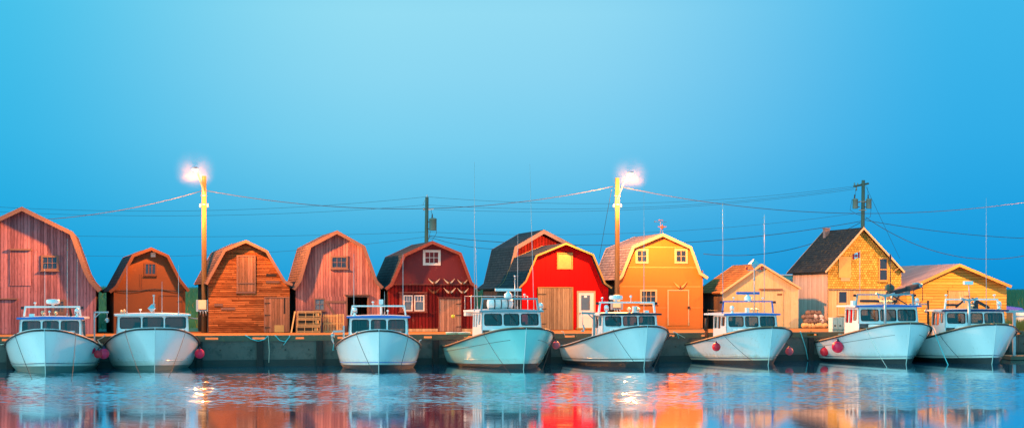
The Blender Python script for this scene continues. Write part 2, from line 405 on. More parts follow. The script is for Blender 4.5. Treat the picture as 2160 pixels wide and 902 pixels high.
def emis(name, col, s):
    m, nt, out = new_mat(name); e = nt.nodes.new('ShaderNodeEmission'); e.inputs[0].default_value = (*col, 1); e.inputs[1].default_value = s
    nt.links.new(e.outputs[0], out.inputs[0]); return m
M['lamp_lens'] = emis('lit_street_lamp_lens', (1.0, .66, .28), 6.0)

M['door_tan'] = mat_boards('rough_orange_grey_door_boards', (.20, .095, .05), (.42, .20, .12), w=.15, seed=3, groove=.05)
M['trim_dull'] = mat_flat('dull_brown_fascia_wood', (.24, .12, .075), .8, .35, 4, bump=.006, streak=True)
M['xfmr'] = mat_flat('grey_green_transformer_paint', (.10, .20, .20), .45, .15, 4)
# ------------------------------------------------------------------ sheds
def interp(poly, x):
    for (a, za), (b, zb) in zip(poly, poly[1:]):
        if a <= x <= b or b <= x <= a:
            return za + (zb - za) * (x - a) / (b - a) if abs(b - a) > 1e-6 else max(za, zb)
    return poly[0][1] if x < poly[0][0] else poly[-1][1]
def shift_poly(pts, d):
    """move an open polyline (left to right, x, z) by d along its normals, downwards"""
    out = []
    for i, (x, z) in enumerate(pts):
        n = Vector((0, 0))
        for a, b in ((i - 1, i), (i, i + 1)):
            if a < 0 or b >= len(pts): continue
            t = (Vector(pts[b]) - Vector(pts[a])).normalized(); n += Vector((t.y, -t.x))
        n = n.normalized()
        t = (Vector(pts[min(i+1, len(pts)-1)]) - Vector(pts[max(i-1, 0)])).normalized()
        k = 1.0
        if 0 < i < len(pts) - 1:
            t1 = (Vector(pts[i]) - Vector(pts[i-1])).normalized(); n1 = Vector((t1.y, -t1.x)); k = 1 / max(.5, n.dot(n1))
        out.append((x + n.x * d * k, z + n.y * d * k))
    return out
def strip(mb, pts, d0, d1, y0, y1, mi=0):
    """extruded strip that follows a roof polyline, between the offsets d0 and d1 below it"""
    a, b = shift_poly(pts, d0), shift_poly(pts, d1); n = len(pts)
    vs = [(x, y0, z) for x, z in a] + [(x, y0, z) for x, z in b] + [(x, y1, z) for x, z in a] + [(x, y1, z) for x, z in b]
    fs = []
    for i in range(n - 1):
        fs += [(i, n+i, n+i+1, i+1), (2*n+i, 2*n+i+1, 3*n+i+1, 3*n+i), (i, i+1, 2*n+i+1, 2*n+i), (n+i, 3*n+i, 3*n+i+1, n+i+1)]
    fs += [(0, 2*n, 3*n, n), (n-1, 2*n-1, 4*n-1, 3*n-1)]
    return mb.add(vs, fs, mi)
def shed(name, label, pxc, Y, roof, wl, wr, L, mats, ov=.3, trimw=.17, thick=.07, holes=(), ang=None, zb=ZD, cat='shed', group='bait sheds along the wharf', sag=0.):
    """roof: photo pixels of the front roof edge; wl, wr: pixels of the front wall's sides"""
    fr = Fr(pxc, Y, ang, zb)
    root = thing(name, label, cat, fr.O, fr.a, group)
    rp = [fr.P(x, y, ov) for x, y in roof]
    xl, xr = fr.P(wl, 690)[0], fr.P(wr, 690)[0]
    und = shift_poly(rp, thick + .012)
    wall = [(xl, 0.)] + [(xr, 0.), (xr, interp(und, xr))] + [p for p in reversed(und) if xl < p[0] < xr] + [(xl, interp(und, xl))]
    hs = [[fr.P(h[0], h[3]), fr.P(h[2], h[3]), fr.P(h[2], h[1]), fr.P(h[0], h[1])] for h in holes]
    mb = MB(); mb.poly(wall, hs, 0, .1); mb.build('front_wall', mats['wall'], root)
    mb = MB(); mb.poly(wall, (), L - .1, L); mb.build('back_wall', mats['wall'], root)
    for x, q in ((xl, -1), (xr, 1)):
        s = MB()
        h = interp(und, x) - .01
        s.box(x, .003 if q < 0 else .003, 0, x - q * .1, L - .003, h)
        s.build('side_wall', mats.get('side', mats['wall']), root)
    f = MB(); f.box(xl + .1, .1, 0, xr - .1, L - .1, .04); f.build('floor', 'interior', root)
    r = MB(); strip(r, rp, 0, thick, -ov, L + .2)
    ro = r.build('roof', mats['roof'], root)
    t = MB(); strip(t, rp, -.012, trimw, -ov - .035, -ov - .002); t2 = MB(); strip(t2, rp, -.012, trimw, L + .202, L + .235); t2.build('rear_bargeboard', mats['trim'], root)
    # boards under the projecting eaves
    t.build('bargeboard', mats['trim'], root)
    return root, fr, (xl, xr, und)
def prect(mb, fr, x0, y0, x1, y1, d0, d1, mi=0):
    """board whose front is a photo rectangle, between depths d0 and d1 in front of the facade"""
    a, b = fr.P(x0, y1, d1), fr.P(x1, y0, d1)
    return mb.box(a[0], -d1, a[1], b[0], -d0, b[1], mi)
def window(root, fr, x0, y0, x1, y1, nx=2, ny=2, frame='trim_white', glass='window_dark', tw=.10, sill=True, label=None, split=None, bars=.028):
    """x0..y1: the glass"""
    a, b = fr.P(x0, y1), fr.P(x1, y0); X0, Z0, X1, Z1 = a[0], a[1], b[0], b[1]
    m = MB()
    m.box(X0 - tw, -.05, Z0 - tw, X0, 0, Z1 + tw); m.box(X1, -.05, Z0 - tw, X1 + tw, 0, Z1 + tw)
    m.box(X0, -.052, Z1, X1, 0, Z1 + tw); m.box(X0, -.052, Z0 - tw, X1, 0, Z0)
    for i in range(1, nx):
        x = X0 + (X1 - X0) * i / nx; m.box(x - bars/2, -.032, (Z0 if not split else Z0 + (Z1-Z0)*split), x + bars/2, -.012, Z1)
    zs = [Z0 + (Z1 - Z0) * j / ny for j in range(1, ny)]
    if split: zs = [Z0 + (Z1 - Z0) * split]
    for z in zs: m.box(X0, -.036, z - bars/2, X1, -.014, z + bars/2)
    w = m.build('window', frame, root)
    if label: w['label'] = label
    g = MB(); g.box(X0, -.012, Z0, X1, -.004, Z1); g.build('pane', glass, w)
    if sill:
        s = MB(); s.box(X0 - tw * 1.4, -.11, Z0 - tw - .045, X1 + tw * 1.4, -.002, Z0 - tw); s.build('sill', frame, w)
    return w
def door(root, fr, x0, y0, x1, y1, mat='boards_door', frame='trim_wood', tw=.09, hinges=True, label=None, name='door', side=1, d=.05, battens=False):
    a, b = fr.P(x0, y1), fr.P(x1, y0); X0, Z0, X1, Z1 = a[0], max(a[1], .03), b[0], b[1]
    m = MB(); m.box(X0, -d, Z0, X1, -.003, Z1)
    dd = m.build(name, mat, root)
    if label: dd['label'] = label
    if frame:
        f = MB(); f.box(X0 - tw, -d - .02, Z0, X0 - .004, 0, Z1 + tw); f.box(X1 + .004, -d - .02, Z0, X1 + tw, 0, Z1 + tw); f.box(X0, -d - .022, Z1 + .004, X1, 0, Z1 + tw)
        f.build('door_frame', frame, dd)
    if hinges:
        xs = X0 if side < 0 else X1
        for q in (.14, .5, .85):
            z = Z0 + (Z1 - Z0) * q
            h = MB(); h.box(xs, -d - .015, z - .02, xs - side * (X1 - X0) * .22, -d - .001, z + .02); h.box(xs - .02, -d - .04, z - .04, xs + .02, -d - .001, z + .04)
            h.build('hinge', 'iron', dd)
    return dd

# 1 the large weathered shed at the left edge
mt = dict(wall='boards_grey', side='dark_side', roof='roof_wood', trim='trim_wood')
b1, f1, _ = shed('barn', 'largest weathered grey-red gambrel barn at the left edge, six-pane window high in its gable', 100, 83.0,
    [(-124, 610), (-104, 597), (-66, 488), (46, 436), (154, 489), (184, 572), (194, 590), (213, 611), (214.5, 616)][:-1], -110, 202, 8.0, mt, ov=.45, trimw=.2)
window(b1, f1, 91, 542.5, 119.5, 566, 3, 2, 'trim_wood', 'window_dark', .11)
window(b1, f1, 114, 635, 134, 657, 3, 2, 'trim_wood', 'window_dark', .10)
door(b1, f1, 21, 528, 66, 602, 'boards_grey', None, hinges=False, label='flush loft door of weathered boards', name='loft_door', d=.03)
door(b1, f1, -30, 632, 36, 703, 'boards_grey', None, hinges=False, label='wide ground floor door at the picture edge', d=.035)
for q in ((20, 524.5, 67, 527.5), (-34, 628.5, 37, 631)):
    m = MB(); prect(m, f1, *q, 0, .12); m.build('rain_board', 'trim_wood', b1)

# 2 the small brown-orange shed
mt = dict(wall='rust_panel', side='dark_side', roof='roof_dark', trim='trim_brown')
b2, f2, _ = shed('barn', 'small rusty brown gambrel barn with one bright window and a white square vent', 316, 85.2,
    [(230, 614), (243, 603), (279, 537), (319, 521.5), (356, 538), (381, 588), (400, 612)], 240, 391, 6.0, mt, ov=.4, trimw=.15, ang=R(18.5))
window(b2, f2, 307, 557, 327, 577, 3, 1, 'trim_brown', 'window_dark', .08, bars=.05)
m = MB(); prect(m, f2, 318, 532, 328, 541.5, 0, .03); m.build('vent', 'trim_white', b2)
m = MB(); prect(m, f2, 240, 610, 391, 612.5, 0, .03)
prect(m, f2, 294, 578, 295.5, 610, 0, .02); prect(m, f2, 298, 578, 299.5, 610, 0, .02); prect(m, f2, 290, 656, 347, 658, 0, .03)
m.build('batten', 'trim_brown', b2)
door(b2, f2, 337, 624, 383, 700, 'rust_panel', 'trim_brown', .05, True, d=.03)
m = MB(); m.tube([Vector((f2.P(243 + i * 16, 612.5 + 3.5 * math.sin(i * .9))[0], -.05, f2.P(243 + i*16, 612.5 + 3.5*math.sin(i*.9))[1])) for i in range(10)], .018, 6); m.build('cable', 'wire', b2)

# 3 the brown clapboard shed
mt = dict(wall='clap_brown', side='dark_side', roof='roof_wood', trim='trim_dull')
b3, f3, _ = shed('barn', 'brown gambrel barn clad in rough horizontal boards with a tall closed loft door', 528, 86.0,
    [(433, 598), (441, 582), (472, 526), (518.5, 506), (564, 528), (602, 592), (618, 598)], 440, 611, 6.0, mt, ov=.32, trimw=.14, ang=R(17))
door(b3, f3, 502, 541, 536, 614, 'door_tan', 'trim_dull', .08, False, name='loft_door', label='tall loft door of bare vertical planks')
m = MB(); prect(m, f3, 498, 614.5, 539, 618, 0, .06); m.build('door_ledge', 'trim_wood', b3)
m = MB(); prect(m, f3, 500, 596, 538, 598, .05, .08); m.build('door_bar', 'trim_wood', b3)
door(b3, f3, 559, 628, 608, 700, 'door_tan', 'trim_dull', .06, True, side=-1, label='sagging plank door with white hinges')
m = MB(); prect(m, f3, 561.5, 577, 583, 582, 0, .012); m.build('slot_shade', 'interior', b3)  # dark strip laid on the boards as the shade inside a slot
m = MB(); prect(m, f3, 598.5, 627, 602, 661, .05, .058); m.build('gap_shade', 'interior', b3)  # dark strip laid on the door as the shade in its gap
for q in ((466, 648, 496, 653), (452, 640, 470, 645), (561, 592, 590, 596)):
    m = MB(); prect(m, f3, *q, 0, .035); m.build('patch_board', 'trim_wood', b3)
m = MB(); prect(m, f3, 579, 685, 599, 700, .055, .075); m.build('patch_board', 'board_gold', b3)

# 4 the pinkish board shed with an open doorway
mt = dict(wall='boards_pink', side='dark_side', roof='roof_wood', trim='trim_wood')
b4, f4, _ = shed('barn', 'pinkish weathered gambrel barn with lobster traps stacked against it and an open doorway', 712, 87.4,
    [(617, 608), (630, 590), (651, 517), (711, 486), (770, 519), (796, 592), (809, 605)], 624, 802, 5.5, mt, ov=.35, trimw=.17, holes=[(733, 626, 775, 699.5)])
window(b4, f4, 701, 543, 730, 563, 3, 2, 'trim_wood', 'window_dark', .10)
window(b4, f4, 665, 631, 683, 652, 2, 2, 'trim_wood', 'window_blue', .07)
m = MB(); prect(m, f4, 729, 622, 733, 699.5, 0, .06); prect(m, f4, 775, 622, 779, 699.5, 0, .06); prect(m, f4, 733, 622, 775, 626, 0, .062); m.build('door_frame', 'trim_wood', b4)
m = MB(); prect(m, f4, 727, 620.5, 781, 622, 0, .16); m.build('rain_board', 'trim_wood', b4)
dd = door(b4, f4, 686, 625, 730, 699.5, 'boards_pink', None, hinges=False, label='sliding plank door with diagonal brace, slid open')
m = MB(); prect(m, f4, 687, 634, 729, 638.5, .052, .08)
a, b = f4.P(689, 639), f4.P(709, 668); m.bar((a[0], -.068, a[1]), (b[0], -.068, b[1]), .12, .03, up=(0, 1, 0)); m.build('brace', 'trim_wood', dd)
m = MB(); a = f4.P(742, 690); 
for i in range(7): m.box(a[0] - .1 + i * .17, 3.2, .04, a[0] - .02 + i * .17, 3.25, 2.2)
m.build('interior_rack', 'dark_wood', b4)

# 5 the dark red shed with the carved wings
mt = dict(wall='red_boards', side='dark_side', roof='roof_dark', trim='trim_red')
b5, f5, x5 = shed('barn', 'dark red gambrel barn decorated with six pale carved wings above its plank door', 905, 88.6,
    [(812, 607), (824, 598), (851, 536), (912, 508), (973, 533), (996, 595), (1008, 604)], 819, 1002, 5.8, mt, ov=.42, trimw=.16)
xl, xr, und = x5
zt = f5.P(905, 599.5)[1]
up = [(interp_x, z) for interp_x, z in und if z > zt + .2]
def x_at(und, z, side):
    seq = und if side < 0 else list(reversed(und))
    for (a, za), (b, zb) in zip(seq, seq[1:]):
        if (za - z) * (zb - z) <= 0 and abs(zb - za) > 1e-6: return a + (b - a) * (z - za) / (zb - za)
m = MB(); zt2 = zt + .25
pl = [(max(xl, x_at(und, zt2, -1)) + .01, zt2 - .25), (min(xr, x_at(und, zt2, 1)) - .01, zt2 - .25), (x_at(und, zt2, 1) - .01, zt2)] + list(reversed([(x, z - .02) for x, z in up])) + [(x_at(und, zt2, -1) + .01, zt2)]
m.poly(pl, (), -.03, -.002); m.build('gable_panel', 'red_panel', b5)
m = MB(); prect(m, f5, 829, 598.5, 994, 600.3, .03, .06); m.build('batten', 'trim_red', b5)
window(b5, f5, 897, 532, 924, 554, 3, 2, 'trim_white', 'window_dark', .14, sill=False, label='broad white framed six-pane gable window')
m = MB()
prect(m, f5, 843, 618, 851, 657, 0, .04); prect(m, f5, 870.5, 618, 873, 657, 0, .04); prect(m, f5, 895, 618, 901, 657, 0, .04); prect(m, f5, 841, 615, 901, 618, 0, .07); prect(m, f5, 841, 656.5, 902, 659, 0, .12)
m.build('window_surround', 'trim_red', b5)
window(b5, f5, 853, 624, 868, 653.5, 3, 2, 'trim_white', 'window_blue', .055, sill=False, split=.62)
window(b5, f5, 875.5, 624, 893, 653.5, 3, 2, 'trim_white', 'window_blue', .055, sill=False, split=.62)
door(b5, f5, 926.5, 630, 971.5, 698, 'boards_door', 'trim_red', .05, True, side=1, label='pale bare plank door in the dark red wall')
m = MB(); prect(m, f5, 924, 626, 974, 628, 0, .12); m.build('rain_board', 'trim_red', b5)
m = MB(); prect(m, f5, 819, 692.5, 924, 699, 0, .05); prect(m, f5, 974, 692.5, 1002, 699, 0, .05); m.build('skirting', 'pale_boards', b5)

# 6 the rear dark red shed
mt = dict(wall='red_boards', side='dark_side', roof='roof_dark', trim='trim_grey')
b6, f6, _ = shed('barn', 'tall dark red gambrel barn standing behind the bright red one, dark roof and grey fascia', 1150, 101.0,
    [(1052, 608), (1068, 596), (1086, 520), (1147, 484), (1215, 519), (1245, 596), (1262, 606)], 1062, 1250, 6.0, mt, ov=.4, trimw=.24)

# 7 the bright red shed
mt = dict(wall='red_steel', side='dark_side', roof='roof_dark', trim='trim_yellow')
b7, f7, _ = shed('barn', 'bright red gambrel barn with white door, wide bare plank door and gold trim', 1195, 93.6,
    [(1094, 606), (1108, 592), (1131, 538), (1194, 512), (1252, 536), (1277, 596), (1291, 606)], 1101, 1283, 4.8, mt, ov=.45, trimw=.09)
window(b7, f7, 1177, 535, 1205.5, 565, 1, 1, 'trim_yellow', 'board_gold', .07, sill=False, label='gable window boarded over in gold')
door(b7, f7, 1136, 607, 1206.5, 695, 'brown_door', 'trim_yellow', .06, True, side=-1, label='wide bare brown plank door with gold frame')
wd = door(b7, f7, 1220, 616.5, 1252, 691, 'white_door', 'trim_cream', .1, False, label='white panelled entrance door with a blue-grey pane')
m = MB(); prect(m, f7, 1226, 622, 1244.5, 653.5, .052, .06); m.build('door_pane', 'window_blue', wd)
m = MB()
for q in ((1225, 660, 1234, 671), (1237, 660, 1246, 671), (1225, 674, 1234, 686), (1237, 674, 1246, 686)): prect(m, f7, *q, .05, .06)
m.build('door_panel', 'white_door', wd)
m = MB(); a = f7.P(1222.5, 660); m.ball((a[0], -.1, a[1]), .04); m.build('handle', 'iron', wd)
m = MB(); prect(m, f7, 1232, 622.5, 1238, 627, .06, .066); m.build('notice', 'flag_white', wd)
m = MB(); prect(m, f7, 1217, 690.5, 1256, 694, 0, .25); m.build('door_step', 'trim_yellow', b7)

# 8 the yellow shed
mt = dict(wall='yellow_panel', side='dark_side', roof='roof_pink', trim='trim_cream')
b8, f8, _ = shed('barn', 'ochre yellow gambrel barn with cream trim and a weather vane on its ridge', 1395, 97.0,
    [(1300, 590), (1309.5, 580), (1334, 518.5), (1398, 492), (1459, 520), (1478.5, 574), (1494, 584)], 1307.5, 1482.5, 5.0, mt, ov=.3, trimw=.17)
window(b8, f8, 1344.5, 529, 1363, 551, 2, 2, 'trim_cream', 'window_dark', .14, sill=False)
window(b8, f8, 1427, 529, 1446, 551, 2, 2, 'trim_cream', 'window_dark', .14, sill=False)
window(b8, f8, 1353.5, 614, 1382, 636, 3, 2, 'trim_cream', 'window_dark', .12, sill=True)
dd = door(b8, f8, 1410, 613, 1451, 686, 'yellow_panel', 'trim_cream', .07, False, d=.03)
m = MB(); a = f8.P(1453, 649); m.box(a[0] - .1, -.09, a[1] - .04, a[0] + .06, -.03, a[1] + .1); m.build('latch', 'iron', dd)
m = MB()
for y in (520.5, 563, 603.5, 648): prect(m, f8, 1309 if y > 570 else 1336 if y < 530 else 1318, y, 1481 if y > 570 else 1456 if y < 530 else 1473, y + .9, 0, .012)
m.build('panel_seam', 'ochre_carving', b8)
m = MB(); prect(m, f8, 1307.5, 570, 1310.5, 691, 0, .03); prect(m, f8, 1479.5, 570, 1482.5, 691, 0, .03); m.build('corner_board', 'yellow_panel', b8)

# 9 the low pale shed
mt = dict(wall='pale_ply', side='dark_side', roof='roof_tan', trim='trim_cream')
b9, f9, _ = shed('shed', 'low pale cream shed with an orange roof between the yellow barn and the shingled house', 1607, 98.2,
    [(1519, 617), (1606.5, 556), (1690, 607)], 1524, 1684, 4.3, mt, ov=.22, trimw=.10)
dd = door(b9, f9, 1605, 611, 1650, 690, 'pale_ply', 'pale_boards', .03, False, d=.03)
m = MB(); prect(m, f9, 1603, 608, 1651, 611, 0, .12); m.build('rain_board', 'trim_wood', b9)
m = MB(); prect(m, f9, 1640, 619, 1650, 622, .03, .05); m.build('hinge', 'trim_brown', dd)

# 10 the shingled house
mt = dict(wall='shake_wall', side='grey_side', roof='roof_moss', trim='trim_cream')
b10, f10, x10 = shed('house', 'tall steep-roofed fishing shed, gold cedar shingles above pale boards, mossy dark roof', 1822, 100.5,
    [(1740, 573), (1822, 479), (1909, 573)], 1746.5, 1901, 5.5, mt, ov=.3, trimw=.10)
xl, xr, und = x10
m = MB(); z = f10.P(1822, 611)[1]; m.box(xl + .01, -.045, 0, xr - .01, -.003, z); m.build('lower_wall', 'pale_boards', b10)
m = MB(); m.box(xl, -.12, z, xr, -.003, z + .06); m.build('rain_board', 'trim_grey', b10)
window(b10, f10, 1855.5, 546, 1870.5, 590, 1, 2, 'trim_yellow', 'window_dark', .09, sill=True, bars=.06)
def lift(o, dy):
    for v in o.data.vertices: v.co.y -= dy
w = window(b10, f10, 1768.5, 615, 1785, 662, 1, 2, 'trim_cream', 'window_dark', .07, sill=True, bars=.05)
for o in (w, *ALLCH(w)): lift(o, .045)
m = MB(); prect(m, f10, 1768.5, 638.5, 1785, 661.5, .058, .064); m.build('lower_pane', 'board_gold', w)
door(b10, f10, 1769, 541, 1795, 585, 'board_gold', None, hinges=False, name='loft_hatch', d=.04)
m = MB(); prect(m, f10, 1774, 585.5, 1793, 588, 0, .04); prect(m, f10, 1774, 588, 1793, 592, 0, .012); m.build('vent_slot', 'trim_cream', b10)
m = MB(); p = f10.P(1763, 480, -3.2); m.box(p[0] - .2, 4.4, p[1] - .8, p[0] + .14, 4.75, p[1] - .02, 0); m.box(p[0] - .24, 4.36, p[1] - .02, p[0] + .18, 4.79, p[1] + .04, 0); m.build('chimney', 'trim_grey', b10)
m = MB(); a = f10.P(1893, 564); m.bar((a[0], -.25, a[1]), (a[0] - .35, -.02, a[1] - .3), .06); m.build('bracket', 'trim_yellow', b10)

# 11 the low yellow clapboard building at the right
mt = dict(wall='clap_yellow', side='clap_yellow', roof='roof_metal', trim='trim_yellow')
b11, f11, _ = shed('shed', 'long low yellow clapboard shed with a pinkish metal roof at the right end', 2010, 101.0,
    [(1902, 612), (2024, 556), (2134, 602)], 1912, 2123, 8.5, mt, ov=.55, trimw=.17)
dd = door(b11, f11, 2001, 613, 2041, 690, 'pale_boards', 'trim_yellow', .06, True, side=1, label='pale plank door with a gold frame')
m = MB(); prect(m, f11, 1968, 668, 1984, 692, 0, .3); m.build('wall_box', 'trim_yellow', b11)

# carved wings on the walls
def wings(root_fr, px, py, w, mats, label, group, tilt=0.):
    fr = root_fr; x, z = fr.P(px, py + 10)
    wd = w / F * fr.O.y
    loc = fr.O + Vector((x * fr.c, x * fr.s, 0)) + Vector((fr.s, -fr.c, 0)) * .075 + Vector((0, 0, z))
    t = thing('wing_carving', label, 'wall carving', loc, fr.a, group)
    for s in (-1, 1):
        pts_o, pts_i = [], []
        for i in range(9):
            q = i / 8
            cx = s * wd / 2 * q; cz = .50 * wd * (q ** 1.6) * .82
            th = .085 * wd * math.sin(math.pi * (.18 + .8 * q)) * (1 - .15*q)
            pts_o.append((cx, cz + th)); pts_i.append((cx, cz - th))
        m = MB(); m.poly(pts_i + pts_o[::-1], (), -.035, .02); m.build('wing', mats, t)
    m = MB(); m.lathe([(.001, -.07), (.05, -.05), (.065, 0), (.04, .07), (.02, .13), (.001, .15)], (0, -.03, 0), 12); m.build('carved_body', 'trim_brown', t)
    return t
gw = 'carved wings on the dark red barn'
for i, (x, y, lab) in enumerate(((915, 588, 'upper left of six pale carved wing pairs on the dark red barn'), (947, 588, 'upper middle of six pale carved wing pairs on the dark red barn'), (975, 589, 'upper right of six carved wing pairs, half in shadow, on the dark red barn'),
        (915, 608, 'dark weathered carved wing pair, lower left of six on the dark red barn'), (948, 608, 'lower middle of six pale carved wing pairs, above the plank door'), (976, 608, 'lower right of six pale carved wing pairs on the dark red barn'))):
    wings(f5, x, y - 1, (25, 24, 22, 27, 26, 24)[i], 'pale_carving' if i != 3 else 'trim_brown', lab, gw)
wings(f8, 1434, 596, 29, 'ochre_carving', 'ochre carved wing pair above the yellow barn door', None)

# weather vane on the yellow shed
p = f8.P(1396, 492, .2); base = f8.O + Vector((p[0] * f8.c + .2 * f8.s, p[0] * f8.s - .2 * f8.c, p[1]))
wv = thing('weather_vane', 'small weather vane with a winged bird figure on the yellow barn ridge', 'weather vane', base, f8.a)
m = MB(); m.tube([(-.12, 0, -.03), (-.1, 0, .4), (-.11, 0, 1.02)], .014, 6); m.tube([(.08, 0, -.03), (0, 0, .35)], .013, 6); m.build('mast', 'trim_grey', wv)
m = MB(); m.lathe([(.01, .30), (.07, .36), (.10, .48), (.08, .58), (.035, .62), (.035, .70), (.005, .73)], (.03, 0, 0), 12); m.build('bird_body', 'trim_brown', wv)
for s in (-1, 1):
    m = MB(); m.poly([(.03 + s * .1, .55), (.03 + s * .34, .56), (.03 + s * .35, .53), (.03 + s * .1, .45)], (), -.02, .02); m.build('bird_wing', 'trim_brown', wv)
m = MB(); m.tube([(-.6, 0, .92), (.4, 0, .9)], .014, 6); m.box(-.62, -.03, .88, -.54, .03, .96); m.build('arrow', 'iron', wv)
m = MB()
for k in range(3):
    t = k * 2.1; m.tube([(-.11, 0, 1.02), (-.11 + .16 * math.cos(t), .16 * math.sin(t), 1.04)], .01, 5); m.ball((-.11 + .16 * math.cos(t), .16 * math.sin(t), 1.04), .045, 0, 8, 6)
m.build('wind_cups', 'trim_brown', wv)

wv.scale = (.8, .8, .8)
# ------------------------------------------------------------------ lobster boats
def sstep(x): x = min(1, max(0, x)); return x * x * (3 - 2 * x)
class Hull:
    def __init__(s, L=8.3, B=4.1, zb=1.9, zs=.92, rake=.5, full=.5, pow_=.42):
        s.L, s.B, s.zb, s.zs, s.rake, s.full, s.pw = L, B, zb, zs, rake, full, pow_
    def zsh(s, t):
        z = s.zs + (s.zb - s.zs) * max(0., 1 - t / .66) ** 1.6
        return z + .10 * max(0., (t - .72) / .28) ** 1.5
    def hb(s, t):
        k = math.sin(math.pi / 2 * min(1., t / s.full)) ** s.pw
        return s.B / 2 * k * (1 - .10 * max(0., (t - .5) / .5) ** 1.5)
    def wb(s, t):
        k = math.sin(math.pi / 2 * min(1., t / (s.full + .08))) ** .82
        return s.B / 2 * .84 * k * (1 - .08 * max(0., (t - .6) / .4))
    def pt(s, t, z, side=1, inset=0.):
        zt = s.zsh(t); q = max(0., min(1., z / zt)); h, w = s.hb(t), s.wb(t)
        p = 1.55 + (.55 - 1.55) * sstep(t / .45)
        x = w + (h - w) * q ** p
        if z < 0: x = w * (1 + z * .55)
        y0 = -s.L / 2 + s.rake * (1 - q) ** 1.3
        y = y0 + t * (s.L / 2 - y0)
        return Vector((side * max(0., x - inset), y, z))
    def y2t(s, y): return (y + s.L / 2) / s.L
def hull_meshes(root, H, P):
    zl = [-.4, -.05, .13, .21, .245]
    NT, NQ = 34, 12
    ts = [(i / NT) ** 1.25 for i in range(NT + 1)]
    bt = P.get('boot', .0)
    m = MB()
    for side in (-1, 1):
        vs, idx = [], []
        for t in ts:
            row = []
            lift_ = .15 * (1 - t) ** 3 + bt
            zz = [-.4, -.05] + [z + lift_ for z in (.10, .19, .225)]
            zt = H.zsh(t)
            zz += [zz[-1] + (zt - zz[-1]) * (k / NQ) for k in range(1, NQ + 1)]
            for z in zz: row.append(H.pt(t, z, side))
            vs += row
        nr = 5 + NQ
        fs = []; mi = []
        for i in range(NT):
            for k in range(nr - 1):
                q = (i*nr+k, (i+1)*nr+k, (i+1)*nr+k+1, i*nr+k+1)
                fs.append(q if side > 0 else q[::-1]); mi.append(1 if k < 2 else (0 if k == 2 else (2 if k == 3 else 0)))
        o = len(m.v); m.v += [tuple(p) for p in vs]
        for f, a in zip(fs, mi): m.f.append(tuple(j + o for j in f)); m.m.append(a); m.sm.append(True)
    # transom
    zt = H.zsh(1.)
    col = [H.pt(1., z, 1) for z in (-.4, 0, .2, .45, .7, zt)]
    vs = col + [Vector((-p.x, p.y, p.z)) for p in col]; n = len(col)
    m.add(vs, [(i, i + n, i + n + 1, i + 1) for i in range(n - 1)], 0)
    m.build('hull', [P.get('hull', 'gel'), P.get('bottom', 'antifoul'), P.get('stripe', 'stripe_blue')], root)
    # chine line and upper knuckle
    m = MB()
    for side in (-1, 1):
        m.tube([H.pt(t, .36 + .12 * (1 - t / .4) ** 2, side) for t in [i / 40 for i in range(1, 16)]], [.012 + .012 * math.sin(math.pi * i / 14) for i in range(15)], 5)
    m.build('spray_rail', P.get('hull', 'gel'), root)
    if P.get('knuckle'):
        m = MB()
        for side in (-1, 1): m.tube([H.pt(t, H.zsh(t) * .72, side) for t in [i / 40 for i in range(1, 40)]], .011, 5)
        m.build('hull_line', 'rubber', root)
    # stem post
    m = MB()
    pts = [H.pt(0, z, 1) for z in (-.3, 0, .3, .6, .9, 1.2, 1.5, H.zsh(0) - .02)]
    m.tube([p + Vector((0, -.012, 0)) for p in pts], .02, 6); m.build('stem', P.get('stem', 'gel'), root)
    # rubbing strake and cap rail
    m = MB()
    for side in (-1, 1):
        m.tube([H.pt(t, H.zsh(t), side) + Vector((side * .02, -.01, -.05)) for t in [(i / 44) ** 1.3 for i in range(45)]], .042, 8)
    e = H.pt(1, H.zsh(1)); m.tube([(-e.x, e.y + .02, e.z - .05), (e.x, e.y + .02, e.z - .05)], .042, 8)
    m.build('rubbing_strake', P.get('strake', 'rubber'), root)
    m = MB(); tt = [(i / 44) ** 1.3 for i in range(45)]
    for side in (-1, 1):
        vs, fs = [], []
        for t in tt:
            a = H.pt(t, H.zsh(t), side); b = Vector((side * max(0, abs(a.x) - .17), a.y + .02, a.z))
            vs += [a + Vector((0, 0, .022)), b + Vector((0, 0, .022)), b - Vector((0, 0, .03)), a - Vector((0, 0, .03))]
        for i in range(len(tt) - 1):
            for k in range(4):
                k2 = (k + 1) % 4; q = (i*4+k, (i+1)*4+k, (i+1)*4+k2, i*4+k2); fs.append(q if side < 0 else q[::-1])
        m.add(vs, fs)
    m.box(-e.x, e.y - .16, e.z - .03, e.x, e.y + .01, e.z + .022)
    m.build('cap_rail', P.get('rail', 'gel2'), root)
